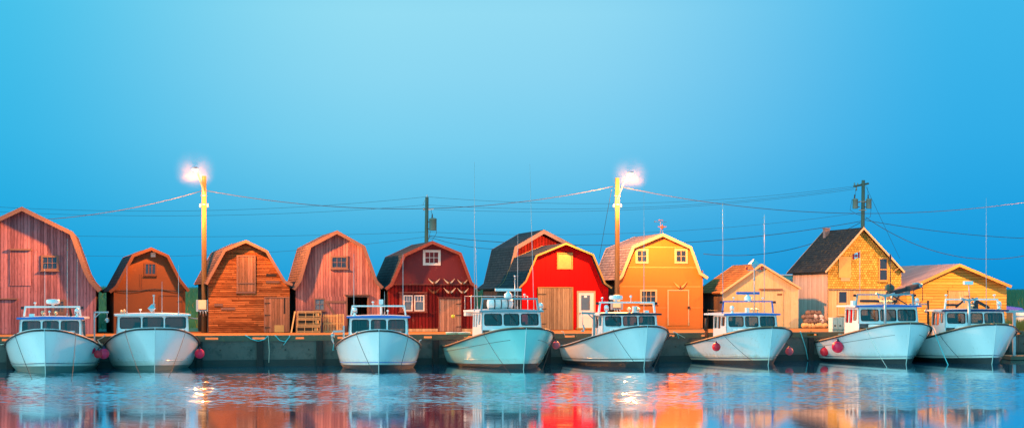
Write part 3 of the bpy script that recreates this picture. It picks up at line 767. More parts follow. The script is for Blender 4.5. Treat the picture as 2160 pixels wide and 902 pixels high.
def deck_meshes(root, H, P, yf, yb):
    """foredeck up to the wheelhouse back yb, open cockpit behind"""
    m = MB(); vs, fs = [], []
    n = 16; tb = H.y2t(yf + .25)
    for i in range(n + 1):
        t = tb * i / n; a = H.pt(t, H.zsh(t), 1, .1); z = a.z - .02
        vs += [(-a.x, a.y, z), (0, a.y, z + .05), (a.x, a.y, z)]
    for i in range(n):
        for k in range(2): fs.append((i*3+k, i*3+k+1, (i+1)*3+k+1, (i+1)*3+k))
    m.add(vs, fs, 0, True)
    # side decks beside the wheelhouse, down to the cockpit sole
    vs, fs = [], []; n = 20; zf = .42
    for i in range(n + 1):
        t = tb + (1 - tb) * i / n; z = H.zsh(t)
        for sd in (-1, 1):
            a = H.pt(t, z, sd, .17); b = H.pt(t, zf, sd, .12 + .55 * (1 - sstep((t - .15) / .4))); yy_ = a.y - (.12 if i == n else 0); vs += [(a.x, yy_, z - .01), (sd * min(abs(a.x), abs(b.x)), yy_, zf)]
    for i in range(n):
        b = i * 4
        fs += [(b, b+1, b+5, b+4), (b+2, b+6, b+7, b+3), (b+1, b+3, b+7, b+5)]
    fs.append((n*4, n*4+1, n*4+3, n*4+2))
    fs.append((0, 2, 3, 1))
    m.add(vs, fs, 0)
    m.build('deck', 'gel2', root)
def wheelhouse(root, H, P, yf, dw, wf, zs_, zr, wz0, wz1, lean=.12):
    """yf: front at sill level, dw: length, wf: half width, zs_: base, zr: roof underside, wz0/wz1: window bottom and top"""
    yb = yf + dw; wr = wf - .04
    w = MB()
    zf = .44
    hx = [(-wf, zs_), (wf, zs_), (wr, zr), (-wr, zr)]
    post = .13; ww = (2 * wr - 4 * post) / 3 ; cw = ww * P.get('cwin', .92); sw = (2 * wr - 4 * post - cw) / 2
    xs = [(-wr + post, -wr + post + sw), (-cw/2, cw/2), (wr - post - sw, wr - post)]
    rects = [rrect(a, wz0, b, wz1, .09) for a, b in xs]
    def fp(x, y, z): return Vector((x, yf + lean * (z - zs_) + y, z))
    w.poly(hx, rects, 0, .05, 0, fp)
    # lower forward face down to the deck
    # back wall with an open companionway and two panes
    bd = [rrect(-wf + .18, wz0 - .05, -.35, wz1, .07), rrect(-.18, .68, .42, wz1, .05), rrect(.55, wz0, wf - .18, wz1, .07)]
    w.poly([(-wf, .62), (wf, .62), (wr, zr), (-wr, zr)], bd, 0, .05, 0, lambda x, y, z: Vector((x, yb - .05 + y, z)))
    # sides: y runs aft, seen from +x or -x
    for sd in (-1, 1):
        L0 = yf
        zg = lambda y: min(zs_ - .02, H.zsh(H.y2t(y)) - .10)
        out = [(yf, zs_), (yf + .02, zg(yf)), (yf + dw * .5, zg(yf + dw * .5)), (yb, zg(yb)), (yb, zr), (yf + lean * (zr - zs_), zr)]
        if P.get('side', 1):
            q = dw - .35
            sr = [rrect(yf + .26, wz0 + .02, yf + .26 + q * .28, wz1, .06), rrect(yf + .40 + q * .28, wz0 - .10, yf + .36 + q * .55, wz1, .05), rrect(yf + .50 + q * .55, wz0 - .10, yf + .40 + q * .86, wz1, .05)]
        def sp(y, d, z, sd=sd):
            xx = wf + (wr - wf) * (z - zs_) / (zr - zs_) if z > zs_ else wf
            return Vector((sd * (xx - d), y, z))
        k = MB(); k.poly(out, sr, 0, .05, 0, sp)
        if sd > 0: k.f = [f[::-1] for f in k.f]
        w.add(k.v, k.f, 0)
        for r_ in sr:
            g = MB(); g.poly([(p[0] + (p[0] - sum(a[0] for a in r_) / len(r_)) * .07, p[1] + (p[1] - sum(a[1] for a in r_) / len(r_)) * .04) for p in r_], [r_], -.012, .012, 0, sp)
            if sd < 0: g.f = [f[::-1] for f in g.f]
            wn = g.build('side_window', P.get('side_gasket', 'gasket') , root)
            g = MB(); g.poly(r_, (), .02, .026, 0, sp); g.build('pane', 'glass', wn)
    w.build('wheelhouse', P.get('house', 'gel2'), root)
    for r_ in rects:
        cx = sum(a[0] for a in r_) / len(r_); cz = sum(a[1] for a in r_) / len(r_)
        g = MB(); g.poly([(cx + (p[0]-cx) * 1.07, cz + (p[1]-cz) * 1.10) for p in r_], [[(cx + (p[0]-cx) * .985, cz + (p[1]-cz) * .97) for p in r_]], -.014, .012, 0, fp)
        wn = g.build('front_window', 'gasket', root)
        g = MB(); g.poly(r_, (), .02, .026, 0, fp); g.build('pane', 'glass', wn)
    # wipers
    for (a, b) in xs[:P.get('wipers', 0)]:
        m = MB(); m.bar(fp((a+b)/2 - .1, -.03, wz1 + .05), fp((a+b)/2 + .22, -.04, wz0 + .18), .022, .015); m.build('wiper', 'gasket', root)
    # inside: dashboard, wheel, seat, bulkhead shelf
    m = MB(); m.box(-wf + .08, yf + .22, wz0 - .35, wf - .08, yf + .62, wz0 - .04)
    m.box(.35, yf + .3, wz0 - .04, .75, yf + .5, wz0 + .14); m.box(-.9, yf + .3, wz0 - .04, -.62, yf + .45, wz0 + .10)
    m.build('dashboard', 'cab_int', root)
    m = MB(); m.box(-wf + .06, yf + .06, .44, wf - .06, yb - .06, .47); m.build('cabin_sole', 'cab_int', root)
    m = MB(); m.tube([(-.55 + .2 * math.cos(a), yf + .72, wz0 - .02 + .2 * math.sin(a)) for a in [R(i * 24) for i in range(16)]], .018, 6); m.tube([(-.55, yf + .6, wz0 - .02), (-.55, yf + .72, wz0 - .02)], .03, 6)
    m.build('steering_wheel', 'iron', root)
    m = MB(); m.box(-.78, yf + 1.1, .45, -.3, yf + 1.5, wz0 - .2); m.box(-.78, yf + 1.48, wz0 - .2, -.3, yf + 1.55, wz0 + .25); m.build('helm_seat', 'canvas_dark', root)
    # roof slab, cambered, with a coloured edge
    ro, rb = wr + P.get('rov', .13), P.get('rback', 1.0)
    y0 = yf + lean * (zr - zs_) - P.get('rfr', .16); y1 = yb + rb
    m = MB(); N = 12; vs, fs, mi = [], [], []
    ys = [y0, y0 + .04, (y0 + y1) / 2, y1 - .04, y1]
    for j, y in enumerate(ys):
        for i in range(N + 1):
            u = -1 + 2 * i / N; pull = .10 * abs(u) ** 4 if j == 0 else 0
            vs.append((u * ro, y + pull, zr + .075 + .055 * (1 - u * u) - (.0 if 0 < j < 4 else .012)))
    nt = len(vs)
    vs += [(v[0], v[1], zr - .005) for v in vs]
    for j in range(4):
        for i in range(N):
            a = j*(N+1)+i; fs.append((a, a+1, a+N+2, a+N+1)); mi.append(0); fs.append((a+nt, a+N+1+nt, a+N+2+nt, a+1+nt)); mi.append(0)
    for i in range(N):
        fs.append((i, i+nt, i+1+nt, i+1)); mi.append(1); a = 4*(N+1)+i; fs.append((a, a+1, a+1+nt, a+nt)); mi.append(0)
    for j in range(4):
        a = j*(N+1); b = (j+1)*(N+1); e_ = 1 if j == 0 else 2
        fs.append((a, b, b+nt, a+nt)); mi.append(e_); a += N; b += N; fs.append((a, a+nt, b+nt, b)); mi.append(e_)
    m.v = vs; m.f = fs; m.m = mi; m.sm = [False] * len(fs)
    m.build('cabin_roof', ['gel2', P.get('edge', 'blue_paint'), P.get('edge_side', 'gel2')], root)
    # coloured visor below the front edge
    m = MB(); m.box(-ro + .02, y0 - .012, zr + .0, ro - .02, y0 + .02, zr + .085); m.build('roof_visor', P.get('edge', 'blue_paint'), root)
    return y0, y1, ro
def trunk(root, H, yf, zdeck):
    m = MB(); y0 = -H.L / 2 + 1.25
    a = .42; b = 1.12; z1 = zdeck + .20
    vs = [(-a, y0, z1 - .22), (a, y0, z1 - .22), (b, yf + .1, z1 - .45), (-b, yf + .1, z1 - .45), (-a + .05, y0 + .08, z1 - .04), (a - .05, y0 + .08, z1 - .04), (b - .06, yf + .1, z1 + .0), (-b + .06, yf + .1, z1 + .0)]
    m.add(vs, [(0,1,5,4), (1,2,6,5), (2,3,7,6), (3,0,4,7), (4,5,6,7)])
    t = m.build('trunk_cabin', 'gel2', root, bevel=.03)
    h = MB(); h.box(-.28, y0 + .5, z1 - .02, .28, y0 + 1.0, z1 + .05); h.build('deck_hatch', 'gel2', t)
def arch(root, y, zr, wa, h, P, mat=None, r=.05, lean=.06, rail=False, side_lights=True):
    m = MB(); mat = mat or P.get('arch', 'gel2')
    a, b = (-wa, y, zr), (-wa + lean, y, zr + h); c, d = (wa - lean, y, zr + h), (wa, y, zr)
    m.bar(a, b, r * 1.6, r * 2.6); m.bar(d, c, r * 1.6, r * 2.6); m.bar((-wa + lean - r*.8, y, zr + h), (wa - lean + r*.8, y, zr + h), r * 2.6, r * 1.6)
    m.build('radar_arch', mat, root, bevel=.012)
    if side_lights:
        for s, mm in ((-1, 'green_plastic'), (1, 'red_plastic')):
            m = MB(); m.box(s * (wa + .02), y - .05, zr + h - .10, s * (wa + .13), y + .06, zr + h + .02); m.build('side_light', 'black_paint', root)
def whip(root, x, y, z0, z1, lean=0., base=.12):
    m = MB(); H_ = z1 - z0
    m.tube([(x, y, z0), (x, y, z0 + base), (x + lean * .05, y, z0 + base + .02)], [.03, .03, .018], 8)
    m.tube([(x, y, z0 + .05), (x + lean * .5, y, z0 + H_ * .5), (x + lean, y, z1)], [.018, .014, .006], 6)
    return m.build('whip_antenna', 'ant_white', root)
def radar_dome(root, x, y, z, r=.3):
    m = MB(); m.lathe([(.06, -.02), (.06, .10), (.12, .12), (r * .9, .14), (r, .19), (r, .27), (r * .9, .33), (.02, .35)], (x, y, z), 20); m.build('radar_dome', 'gel2', root)
def radar_bar(root, x, y, z, w, col='gel2'):
    m = MB(); m.lathe([(.16, 0), (.19, .06), (.19, .22), (.10, .28), (.05, .36)], (x, y, z), 16)
    p = m.build('radar', 'gel2', root)
    m = MB(); m.bar((x - w/2, y, z + .42), (x + w/2, y, z + .42), .10, .13); m.build('radar_scanner', col, p, bevel=.02)
def spot(root, x, y, z, face=(0, -1)):
    m = MB(); m.lathe([(.11, 0), (.10, .05), (.05, .09), (.04, .16)], (x, y, z), 12)
    m.box(x - .11, y - .02, z + .15, x - .09, y + .02, z + .33); m.box(x + .09, y - .02, z + .15, x + .11, y + .02, z + .33); m.box(x - .11, y - .02, z + .14, x + .11, y + .02, z + .17)
    p = m.build('searchlight', 'gel2', root)
    m = MB(); m.lathe([(.02, .12), (.07, .10), (.10, .02), (.105, -.06)], (x, y, z + .30), 14, axis='Y'); m.build('lamp_housing', 'gel2', p)
    m = MB(); m.lathe([(.098, -.065), (.001, -.08)], (x, y, z + .30), 14, axis='Y')
    m.build('lamp_glass', 'mirror', p)
def horn(root, x, y, z, s=1.0):
    m = MB(); Mx = None
    m.lathe([(.02 * s, .20), (.03 * s, .10), (.045 * s, 0), (.09 * s, -.12)], (x, y, z + .17), 12, axis='Y'); m.box(x - .02, y, z, x + .02, y + .05, z + .15)
    m.build('horn', 'horn', root)
def mushroom(root, x, y, z, h=.22, r=.06):
    m = MB(); m.lathe([(.02, 0), (.02, h * .7), (r, h * .75), (r, h), (.01, h * 1.1)], (x, y, z), 10); m.build('gps_antenna', 'gel2', root)
def davit(root, x, y, z0, z1, dx, mat='galv', block=True, dz=0.):
    m = MB(); m.bar((x, y, z0), (x, y, z1), .07); m.bar((x - (.035 if dx > 0 else -.035), y, z1 - .03), (x + dx, y, z1 - .03 + dz), .07); m.bar((x, y, z1 - .3), (x + dx * .4, y, z1 - .06), .04)
    p = m.build('hauler_davit', mat, root)
    if block:
        m = MB(); q = (x + dx * .9, y, z1 + dz); m.tube([(q[0], y, q[2] - .05), (q[0], y, q[2] - .28)], .012, 5)
        m.lathe([(.02, -.035), (.1, -.03), (.07, 0), (.1, .03), (.02, .035)], (q[0], y, q[2] - .40), 12, axis='Y'); m.box(q[0] - .035, y - .045, q[2] - .5, q[0] + .035, y + .045, q[2] - .28)
        m.build('pulley_block', 'galv', p)
def reflector(root, x, y, z, s=.2):
    """diamond radar reflector"""
    m = MB()
    T, B = (x, y, z + s), (x, y, z - s)
    for i in range(4):
        a = R(45 + 90 * i); b = R(135 + 90 * i)
        p = (x + s * math.cos(a) * 1.3, y + s * math.sin(a) * .8, z); q = (x + s * math.cos(b) * 1.3, y + s * math.sin(b) * .8, z)
        m.add([T, p, q, B], [(0, 2, 1), (1, 2, 3)])
    m.build('radar_reflector', 'alu', root)
BOATS = []
def fender_at(Rn, px, py, Y, rpx, t, side, label, mat='buoy_pink'):
    root, H = Rn; p = W(px, py, Y); r = rpx * Y / F
    g = to_world(root, H.pt(t, H.zsh(t), side)) - p
    o = thing('mooring_buoy', label, 'fender buoy', p, 0, 'round fender buoys hung on the boats')
    m = MB(); m.ball((0, 0, 0), r, 0, 20, 14); m.build('ball', mat, o)
    m = MB(); m.lathe([(r * .46, r * .86), (r * .36, r * .98), (r * .20, r * 1.06), (r * .16, r * 1.34), (r*.02, r*1.36)], (0, 0, 0), 12); m.build('neck', 'buoy_neck', o)
    m = MB(); m.tube([(0, 0, r * 1.3), (g.x * .5, g.y * .5, max(r * 1.4, g.z * .7)), (g.x, g.y, g.z + .02)], .014, 5); m.build('lanyard', 'rope_dark', o)
    return o
def boat(idx, label, px, py, P):
    Y = ZC * F / (py - HY)
    H = Hull(P.get('L', 8.3), P.get('B', 4.1), P.get('zb', 1.9), P.get('zs', .92), P.get('rake', .45), P.get('full', .5), P.get('pw', .44))
    ang = A + R(P.get('rot', 0.))
    c, s = math.cos(ang), math.sin(ang)
    stem = Vector(((px - CX) * Y / F, Y, 0))
    loc = stem + Vector((-s, c, 0)) * (H.L / 2 - H.rake)
    root = thing('lobster_boat', label, 'fishing boat', loc, ang, 'lobster boats moored at the wharf')
    yf = -H.L / 2 + P.get('sf', 2.5); dw = P.get('dw', 1.9)
    hull_meshes(root, H, P); deck_meshes(root, H, P, yf, yf + dw)
    t = H.y2t(yf); zd = H.zsh(t)
    zs_ = P.get('zsill', 1.5); zr = P.get('zr', 2.5)
    y0, y1, ro = wheelhouse(root, H, P, yf, dw, P.get('wf', 1.42), zs_, zr, P.get('wz0', zr - .68), P.get('wz1', zr - .1))
    trunk(root, H, yf, H.zsh(H.y2t(-H.L/2 + 1.25)))
    BOATS.append((root, H, P, yf, dw, y0, y1, ro, zr, zd))
    return root, H, yf, dw, y0, y1, ro, zr + .12
def to_world(root, p):
    a = root.rotation_euler.z; c, s = math.cos(a), math.sin(a)
    return Vector((root.location.x + p[0]*c - p[1]*s, root.location.y + p[0]*s + p[1]*c, root.location.z + p[2]))
def fender(root, H, t, side, label, mat='buoy_pink', r=.24, zoff=-.35, out=0., name='mooring_buoy', group='round fender buoys hung on the boats'):
    g = H.pt(t, H.zsh(t), side); z = H.zsh(t) + zoff
    h = H.pt(t, max(.2, z), side); p = Vector((h.x + side * (r * .95 + out), g.y, z))
    o = thing(name, label, 'fender buoy', to_world(root, p), root.rotation_euler.z, group)
    m = MB(); m.ball((0, 0, 0), r, 0, 20, 14); m.build('ball', mat, o)
    m = MB(); m.lathe([(r * .46, r * .86), (r * .36, r * .98), (r * .20, r * 1.06), (r * .16, r * 1.34), (r*.02, r*1.36)], (0, 0, 0), 12); m.build('neck', 'buoy_neck', o)
    m = MB(); q = g - p; m.tube([(0, 0, r * 1.3), (q.x * .6, q.y, q.z * .8 + r * .2), (q.x, q.y, q.z + .03)], .014, 5); m.build('lanyard', 'rope_dark', o)
    return o
def rope(pts, r, mat, label, cat='rope', sag=0., n=14, name='mooring_rope', group=None):
    """rope through world points; with two points and a sag it hangs"""
    pts = [Vector(p) for p in pts]
    if len(pts) == 2:
        a, b = pts; pts = [a.lerp(b, i / n) - Vector((0, 0, sag * 4 * (i/n) * (1 - i/n))) for i in range(n + 1)]
    m = MB(); m.tube([p - pts[0] for p in pts], r, 6); o = m.build(name, mat); o.location = pts[0]
    return tag(o, label, cat, group)

# -- 1: far left, blue roof edge
r, H, yf, dw, y0, y1, ro, zt = boat(1, 'white boat with a blue roof edge and round radar dome, leftmost at the wharf', 96, 787, dict(L=8.3, B=4.15, zb=1.92, zr=2.30, wf=1.36, rot=-3, bottom='foul_green', stripe='stripe_blue', boot=.08, zs=.95, edge='blue_paint', zsill=1.5, strake='rubber', stem='gel'))
arch(r, y0 + .9, zt, 1.22, .42, {}, side_lights=True); radar_dome(r, .02, y0 + .9, zt + .42)
for x, z in ((-.35, 4.75), (.62, 5.9), (1.05, 5.0)): whip(r, x, y0 + 1.1, zt, z)
for x in (-.38, .18): horn(r, x, y0 + .45, zt)
mushroom(r, -.75, y0 + .9, zt + .42, .2); mushroom(r, -.1, y0 + .6, zt - .02, .26, .05); spot(r, 1.1, y0 + .5, zt - .03)
m = MB(); m.box(-.95, y0 + .4, zt - .02, -.72, y0 + .6, zt + .12); m.build('equipment_box', 'gel2', r)
m = MB(); m.tube([(.78, y0 + 1.3, zt), (.70, y0 + 1.3, zt + .38), (.98, y0 + 1.3, zt + .38), (1.0, y0 + 1.3, zt)], .07, 6); m.build('canvas_bundle', 'dark_wood', r)
davit(r, 1.75, yf + 1.8, .9, 2.62, .62)
R1 = (r, H)
# -- 2: bow-on, all white
r, H, yf, dw, y0, y1, ro, zt = boat(2, 'plain white boat seen bow-on with a white roof edge and diamond reflector', 326, 781, dict(L=8.2, B=4.3, zb=1.92, zr=2.42, wf=1.62, rot=1.2, pw=.30, hull='gel', bottom='foul_green', stripe='gel', edge='gel2', zs=.95, wz0=1.86, wz1=2.34, strake='rubber', sf=2.3, dw=1.8, cwin=1.0, hullbow=1))
for x, z in ((-1.15, 4.75), (.42, 4.0), (1.17, 4.75)): whip(r, x, y0 + .6, zt - .05, z)
m = MB(); m.tube([(0.05, y0 + .5, zt), (0.05, y0 + .5, zt + .85)], .03, 8); m.lathe([(.06, .1), (.06, .24)], (.05, y0 + .5, zt + .2), 10); m.lathe([(.05, .0), (.05, .1)], (.05, y0 + .5, zt + .75), 10); m.build('light_mast', 'ant_white', r)
reflector(r, -.05, y0 + .42, zt + .22, .2); mushroom(r, -.55, y0 + .5, zt - .02, .2)
horn(r, -1.4, y0 + .3, zt - .08, .7); horn(r, -1.27, y0 + .3, zt - .06, .8)
davit(r, 1.62, yf + 2.2, .9, 2.35, -.0001, block=False)
m = MB(); m.tube([(1.7, yf + 2.2, 2.3), (2.15, yf + 2.2, 2.25)], .03, 6); m.build('davit_arm', 'galv', r)
R2 = (r, H)
# -- 3
r, H, yf, dw, y0, y1, ro, zt = boat(3, 'white boat with a bright blue roof edge, bow to us before the dark red barn', 799, 783, dict(L=8.2, B=3.9, zb=1.86, zr=2.33, wf=1.36, rot=-8.6, zs=.9, edge='blue_paint', boot=.06, stripe='blue_paint', wipers=0))
arch(r, y0 + .5, zt, 1.24, .42, {}, r=.045, side_lights=False); whip(r, -1.12, y0 + .6, zt, 5.25); whip(r, 1.12, y0 + .6, zt + .3, 5.25)
m = MB(); m.tube([(.12, y0 + .6, zt - .03), (.12, y0 + .6, zt + .5)], .055, 8); m.box(.02, y0 + .5, zt + .5, .22, y0 + .7, zt + .72); m.build('light_mast', 'gel2', r)
whip(r, .28, y0 + .7, zt, zt + 1.1); mushroom(r, -.25, y0 + .5, zt + .42, .2); mushroom(r, .42, y0 + .4, zt - .02, .25, .05); spot(r, -1.08, y0 + .35, zt - .03)
m = MB(); m.bar((-1.6, yf + 1.9, .9), (-1.6, yf + 1.9, 1.95), .08); m.bar((-1.6, yf + 1.9, 1.7), (-2.1, yf + 1.9, 1.68), .09); m.build('hauler_davit', 'galv', r)
m = MB(); m.lathe([(.03, -.09), (.11, -.08), (.06, 0), (.11, .08), (.03, .09)], (-2.1, yf + 1.9, 1.5), 12, axis='X'); m.tube([(-2.1, yf + 1.9, 1.65), (-2.15, yf + 1.9, 1.3), (-2.05, yf + 1.9, 1.1)], .03, 6); m.build('pot_hauler', 'galv', r)
m = MB(); m.tube([(1.9, yf + 1.6, .95), (1.9, yf + 1.6, 1.25), (2.0, yf + 1.6, 1.3)], .03, 6); m.build('cleat_post', 'gel2', r)
R3 = (r, H)
# -- 4: pale green hull
r, H, yf, dw, y0, y1, ro, zt = boat(4, 'pale green hulled boat with a life raft canister, railed roof and tall whip antennas', 1104, 778.5, dict(pw=.36, L=9.7, B=4.7, zb=1.92, zr=2.58, wf=1.46, rot=2.2, zs=.92, zsill=1.75, wz0=1.98, wz1=2.48, hull='gel_teal', edge='teal_paint', knuckle=1, wipers=3, sf=2.35, dw=1.7, house='gel2', rail='teak', strake='rubber', rback=1.35, side_gasket='gel2', boot=.02, stripe='gel_teal'))
arch(r, y0 + .4, zt - .02, 1.38, .52, {}, mat='teal_paint', side_lights=False)
m = MB(); zz = zt + .62
m.tube([(-1.5, y1 - .1, zt), (-1.5, y1 - .1, zz), (1.3, y1 - .1, zz), (1.3, y1 - .1, zt)], .02, 6); m.tube([(-1.5, y1 - .1, zz), (-1.5, y1 - 1.3, zz), (-1.5, y1 - 1.3, zt)], .02, 6)
m.tube([(1.3, y1 - .1, zz), (1.3, y1 - 1.3, zz), (1.3, y1 - 1.3, zt)], .02, 6); m.tube([(0, y1 - .1, zt), (0, y1 - .1, zz)], .018, 6); m.build('roof_railing', 'alu', r)
m = MB(); m.lathe([(.12, -.62), (.22, -.58), (.26, -.3), (.27, 0), (.26, .3), (.22, .58), (.12, .62)], (-.28, y0 + 1.1, zt + .26), 16, axis='X'); lr = m.build('life_raft_canister', 'gel2', r)
m = MB()
for x in (-.6, -.28, .05): m.lathe([(.285, -.02), (.285, .02)], (x, y0 + 1.1, zt + .26), 16, axis='X')
m.build('strap', 'gasket', lr)
m = MB(); m.box(-.85, y0 + .95, zt - .04, .3, y0 + 1.25, zt + .04); m.build('raft_cradle', 'teal_paint', r)
radar_bar(r, .02, y0 + .75, zt + .5, 1.28); spot(r, 1.5, y0 + .35, zt - .08)
m = MB(); m.tube([(.28, y0 + .5, zt - .03), (.28, y0 + .5, zt + 1.55)], .025, 8); m.lathe([(.045, 0), (.045, .12)], (.28, y0 + .5, zt + .6), 10); m.lathe([(.05, .0), (.05, .1)], (.28, y0 + .5, zt + 1.5), 10); m.build('light_mast', 'galv', r)
whip(r, -1.55, y0 + 1.0, zt - .1, 9.6); whip(r, 1.36, y0 + 1.0, zt - .1, 9.55, -.2); whip(r, -.95, y1 - .4, zt, 6.2, -.12); whip(r, 1.05, y1 - .4, zt, 6.3, .02); mushroom(r, .98, y0 + 1.3, zt + .5, .22)
m = MB(); m.box(-1.55, y1 - .5, zt - .32, -1.1, y1 - .1, zt - .14); m.build('roof_float', 'gel2', r)
for i, x in enumerate((-1.35, -.85)):
    o = thing('bait_tub', 'green flared plastic tub in the stern of the pale green boat', 'tub', to_world(r, (x, H.L/2 - 1.35 - .2*i, .6)), 0, 'two green tubs in the stern of the pale green boat')
    o.scale = (1.25, 1.25, 1.35)
    m = MB(); m.lathe([(.12, 0), (.16, .08), (.10, .28), (.14, .48), (.27, .62), (.28, .68), (.25, .68), (.1, .46), (.001, .44)], (0, 0, 0), 18); m.build('tub_shell', 'green_plastic', o)
    m = MB(); m.lathe([(.285, .655), (.295, .67), (.285, .69), (.25, .69)], (0, 0, 0), 18); m.build('rim', 'crate_teal', o)
o = thing('marker_pole', 'thin marker pole topped by a yellow float in the pale green boat stern', 'marker pole', to_world(r, (-1.35, H.L/2 - 1.6, .6)))
m = MB(); m.tube([(0, 0, 0), (-.03, 0, 1.65)], .016, 6); m.build('staff', 'trim_red', o)
m = MB(); m.ball((-.04, 0, 1.72), .09, 0, 10, 8); m.build('float', 'yellow_plastic', o)
R4 = (r, H)
# -- 5: navy roof
r, H, yf, dw, y0, y1, ro, zt = boat(5, 'white boat with a black roof edge and hauler arm in front of the white door', 1358, 775, dict(pw=.42, L=9.8, B=4.55, zb=1.98, zr=2.42, wf=1.40, rot=2.2, zs=.86, zsill=1.5, wz0=1.92, wz1=2.35, edge='black_paint', sf=2.2, dw=1.6, boot=.06, stripe='black_paint', rfr=.2, rov=.2, rback=.8, wipers=1))
arch(r, y0 + .6, zt - .02, 1.42, .5, {}, side_lights=True); radar_dome(r, -.55, y0 + .6, zt + .48, .33)
whip(r, .95, y0 + .8, zt - .02, 9.0); mushroom(r, -1.25, y0 + .6, zt + .5, .22); mushroom(r, .2, y0 + .6, zt + .5, .3, .06); spot(r, -1.1, y0 + .4, zt - .04)
for x in (-.05, .42, ): horn(r, x + .1, y0 + .35, zt, 1.1)
m = MB(); m.box(.3, y0 + .5, zt - .02, .52, y0 + .7, zt + .3); m.build('equipment_box', 'gel2', r)
m = MB(); m.box(.86, y0 + .4, zt - .02, 1.05, y0 + .6, zt + .1); m.build('equipment_box', 'gel2', r)
m = MB(); m.lathe([(.10, -.04), (.12, 0), (.10, .04)], (-.3, yf + .7, 2.18), 14, axis='Y'); m.build('cabin_lifebuoy', 'red_plastic', r)
m = MB(); m.bar((-1.52, yf + .9, .9), (-1.52, yf + .9, 2.52), .10); m.bar((-1.47, yf + .9, 2.5), (-2.15, yf + .9, 2.52), .10); m.bar((-1.52, yf + .9, 2.2), (-1.8, yf + .9, 2.46), .05); dv = m.build('hauler_davit', 'teal_paint', r)
m = MB(); m.tube([(-2.1, yf + .9, 2.62), (-2.1, yf + .9, 1.95)], .015, 5); m.tube([(-2.1, yf+.9, 1.95), (-2.02, yf+.9, 1.78), (-2.06, yf+.9, 1.64), (-2.16, yf+.9, 1.68)], .05, 6); m.build('hook_block', 'galv', dv)
m = MB(); m.bar((1.9, yf + .9, 1.15), (2.35, yf + .6, 1.4), .06); m.bar((1.9, yf + 1.1, 1.1), (2.3, yf + .8, 1.3), .05); m.build('bracket', 'black_paint', r)
R5 = (r, H)
# -- 6: blue arch, rust streaks
r, H, yf, dw, y0, y1, ro, zt = boat(6, 'rust-streaked white boat with a blue roof arch and blue radar bar', 1620, 769.5, dict(pw=.40, L=10.2, B=4.8, zb=1.86, zr=2.38, wf=1.38, rot=1.2, zs=.80, zsill=1.55, wz0=1.84, wz1=2.30, hull='gel_stain', edge='blue_paint', bottom='antifoul', sf=2.3, dw=1.7, rail='teak', boot=0, rback=.9, rov=.16))
arch(r, y0 + .6, zt - .02, 1.36, .58, {}, mat='blue_paint', r=.04); radar_bar(r, .05, y0 + .7, zt + .55, 1.25, 'blue_paint')
m = MB(); m.tube([(.3, y0 + .5, zt - .03), (.3, y0 + .5, zt + 2.2)], .028, 8); m.lathe([(.05, 0), (.05, .12)], (.3, y0 + .5, zt + 1.6), 10); m.tube([(-.05, y0+.5, zt + 2.1), (.65, y0+.5, zt + 2.1)], .02, 6)
m.build('light_mast', 'ant_white', r)
for x in (-.1, .7):
    m = MB(); m.lathe([(.05, 0), (.05, .16)], (x, y0 + .5, zt + 2.12), 10); m.build('signal_lamp', 'red_plastic', r)
reflector(r, .28, y0 + .45, zt + 2.42, .26); spot(r, -.95, y0 + .35, zt - .04); whip(r, -1.25, y0 + .8, zt + .02, 8.0); whip(r, .98, y0 + .8, zt, 7.4)
horn(r, .15, y0 + .3, zt, .9); horn(r, .4, y0 + .3, zt, .9); mushroom(r, -.75, y0 + .6, zt + .55, .22); mushroom(r, .8, y0 + .6, zt + .55, .2)
m = MB(); m.box(-.12, y0 + .5, zt - .02, .05, y0 + .7, zt + .25); m.build('equipment_box', 'gel2', r)
m = MB(); m.tube([(-1.45, y0 + .2, zt + .08), (-1.45, y1 - .4, zt + .12), (-1.45, y1 - .4, 1.2)], .025, 6); m.tube([(-1.55, y1 - .5, 2.2), (-1.62, y1 - .5, 1.6)], [.05, .09], 8); m.build('side_rail', 'iron', r)
R6 = (r, H)
# -- 7: flag, crates, big buoys
r, H, yf, dw, y0, y1, ro, zt = boat(7, 'largest white boat at the right, small maple leaf flag on its roof and crates aft', 1911, 767.5, dict(pw=.40, L=9.9, B=5.1, zb=2.05, zr=2.78, wf=1.62, rot=-2, zs=.95, zsill=1.95, wz0=2.10, wz1=2.64, edge='blue_paint', knuckle=1, sf=2.35, dw=1.7, rail='teak', wipers=3, rback=.6, boot=.02, rov=.2, arch='gel2'))
arch(r, y0 + .5, zt - .02, 1.55, .52, {}, mat='teal_paint', r=.045); spot(r, 1.7, y0 + .4, zt - .06)
for x in (-.2, .05, .28): horn(r, x, y0 + .35, zt, 1.25)
m = MB(); m.tube([(-1.3, y0 + .6, zt + .45), (-1.3, y0 + .6, zt + 2.7)], .014, 6); fp_ = m.build('flag_pole', 'ant_white', r)
fw, fh = .40, .28; zz = zt + 2.62
def flagp(mb, rects, mi):
    for x0_, x1_ in rects:
        n_ = 5; vs, fs = [], []
        for i in range(n_ + 1):
            x = x0_ + (x1_ - x0_) * i / n_; yy = y0 + .6 + .035 * math.sin(x * 14)
            dz = -.12 * (x / fw) ** 1.5 + .015
            vs += [(-1.3 - x, yy, zz + dz - fh), (-1.3 - x, yy, zz + dz), (-1.3 - x, yy + .008, zz + dz - fh), (-1.3 - x, yy + .008, zz + dz)]
        for i in range(n_): a = i*4; fs += [(a, a+1, a+5, a+4), (a+2, a+6, a+7, a+3), (a+1, a+3, a+7, a+5), (a, a+4, a+6, a+2)]
        mb.add(vs, fs, mi)
m = MB(); flagp(m, [(0.0, .10), (.30, .40)], 0); flagp(m, [(.10, .30)], 1)
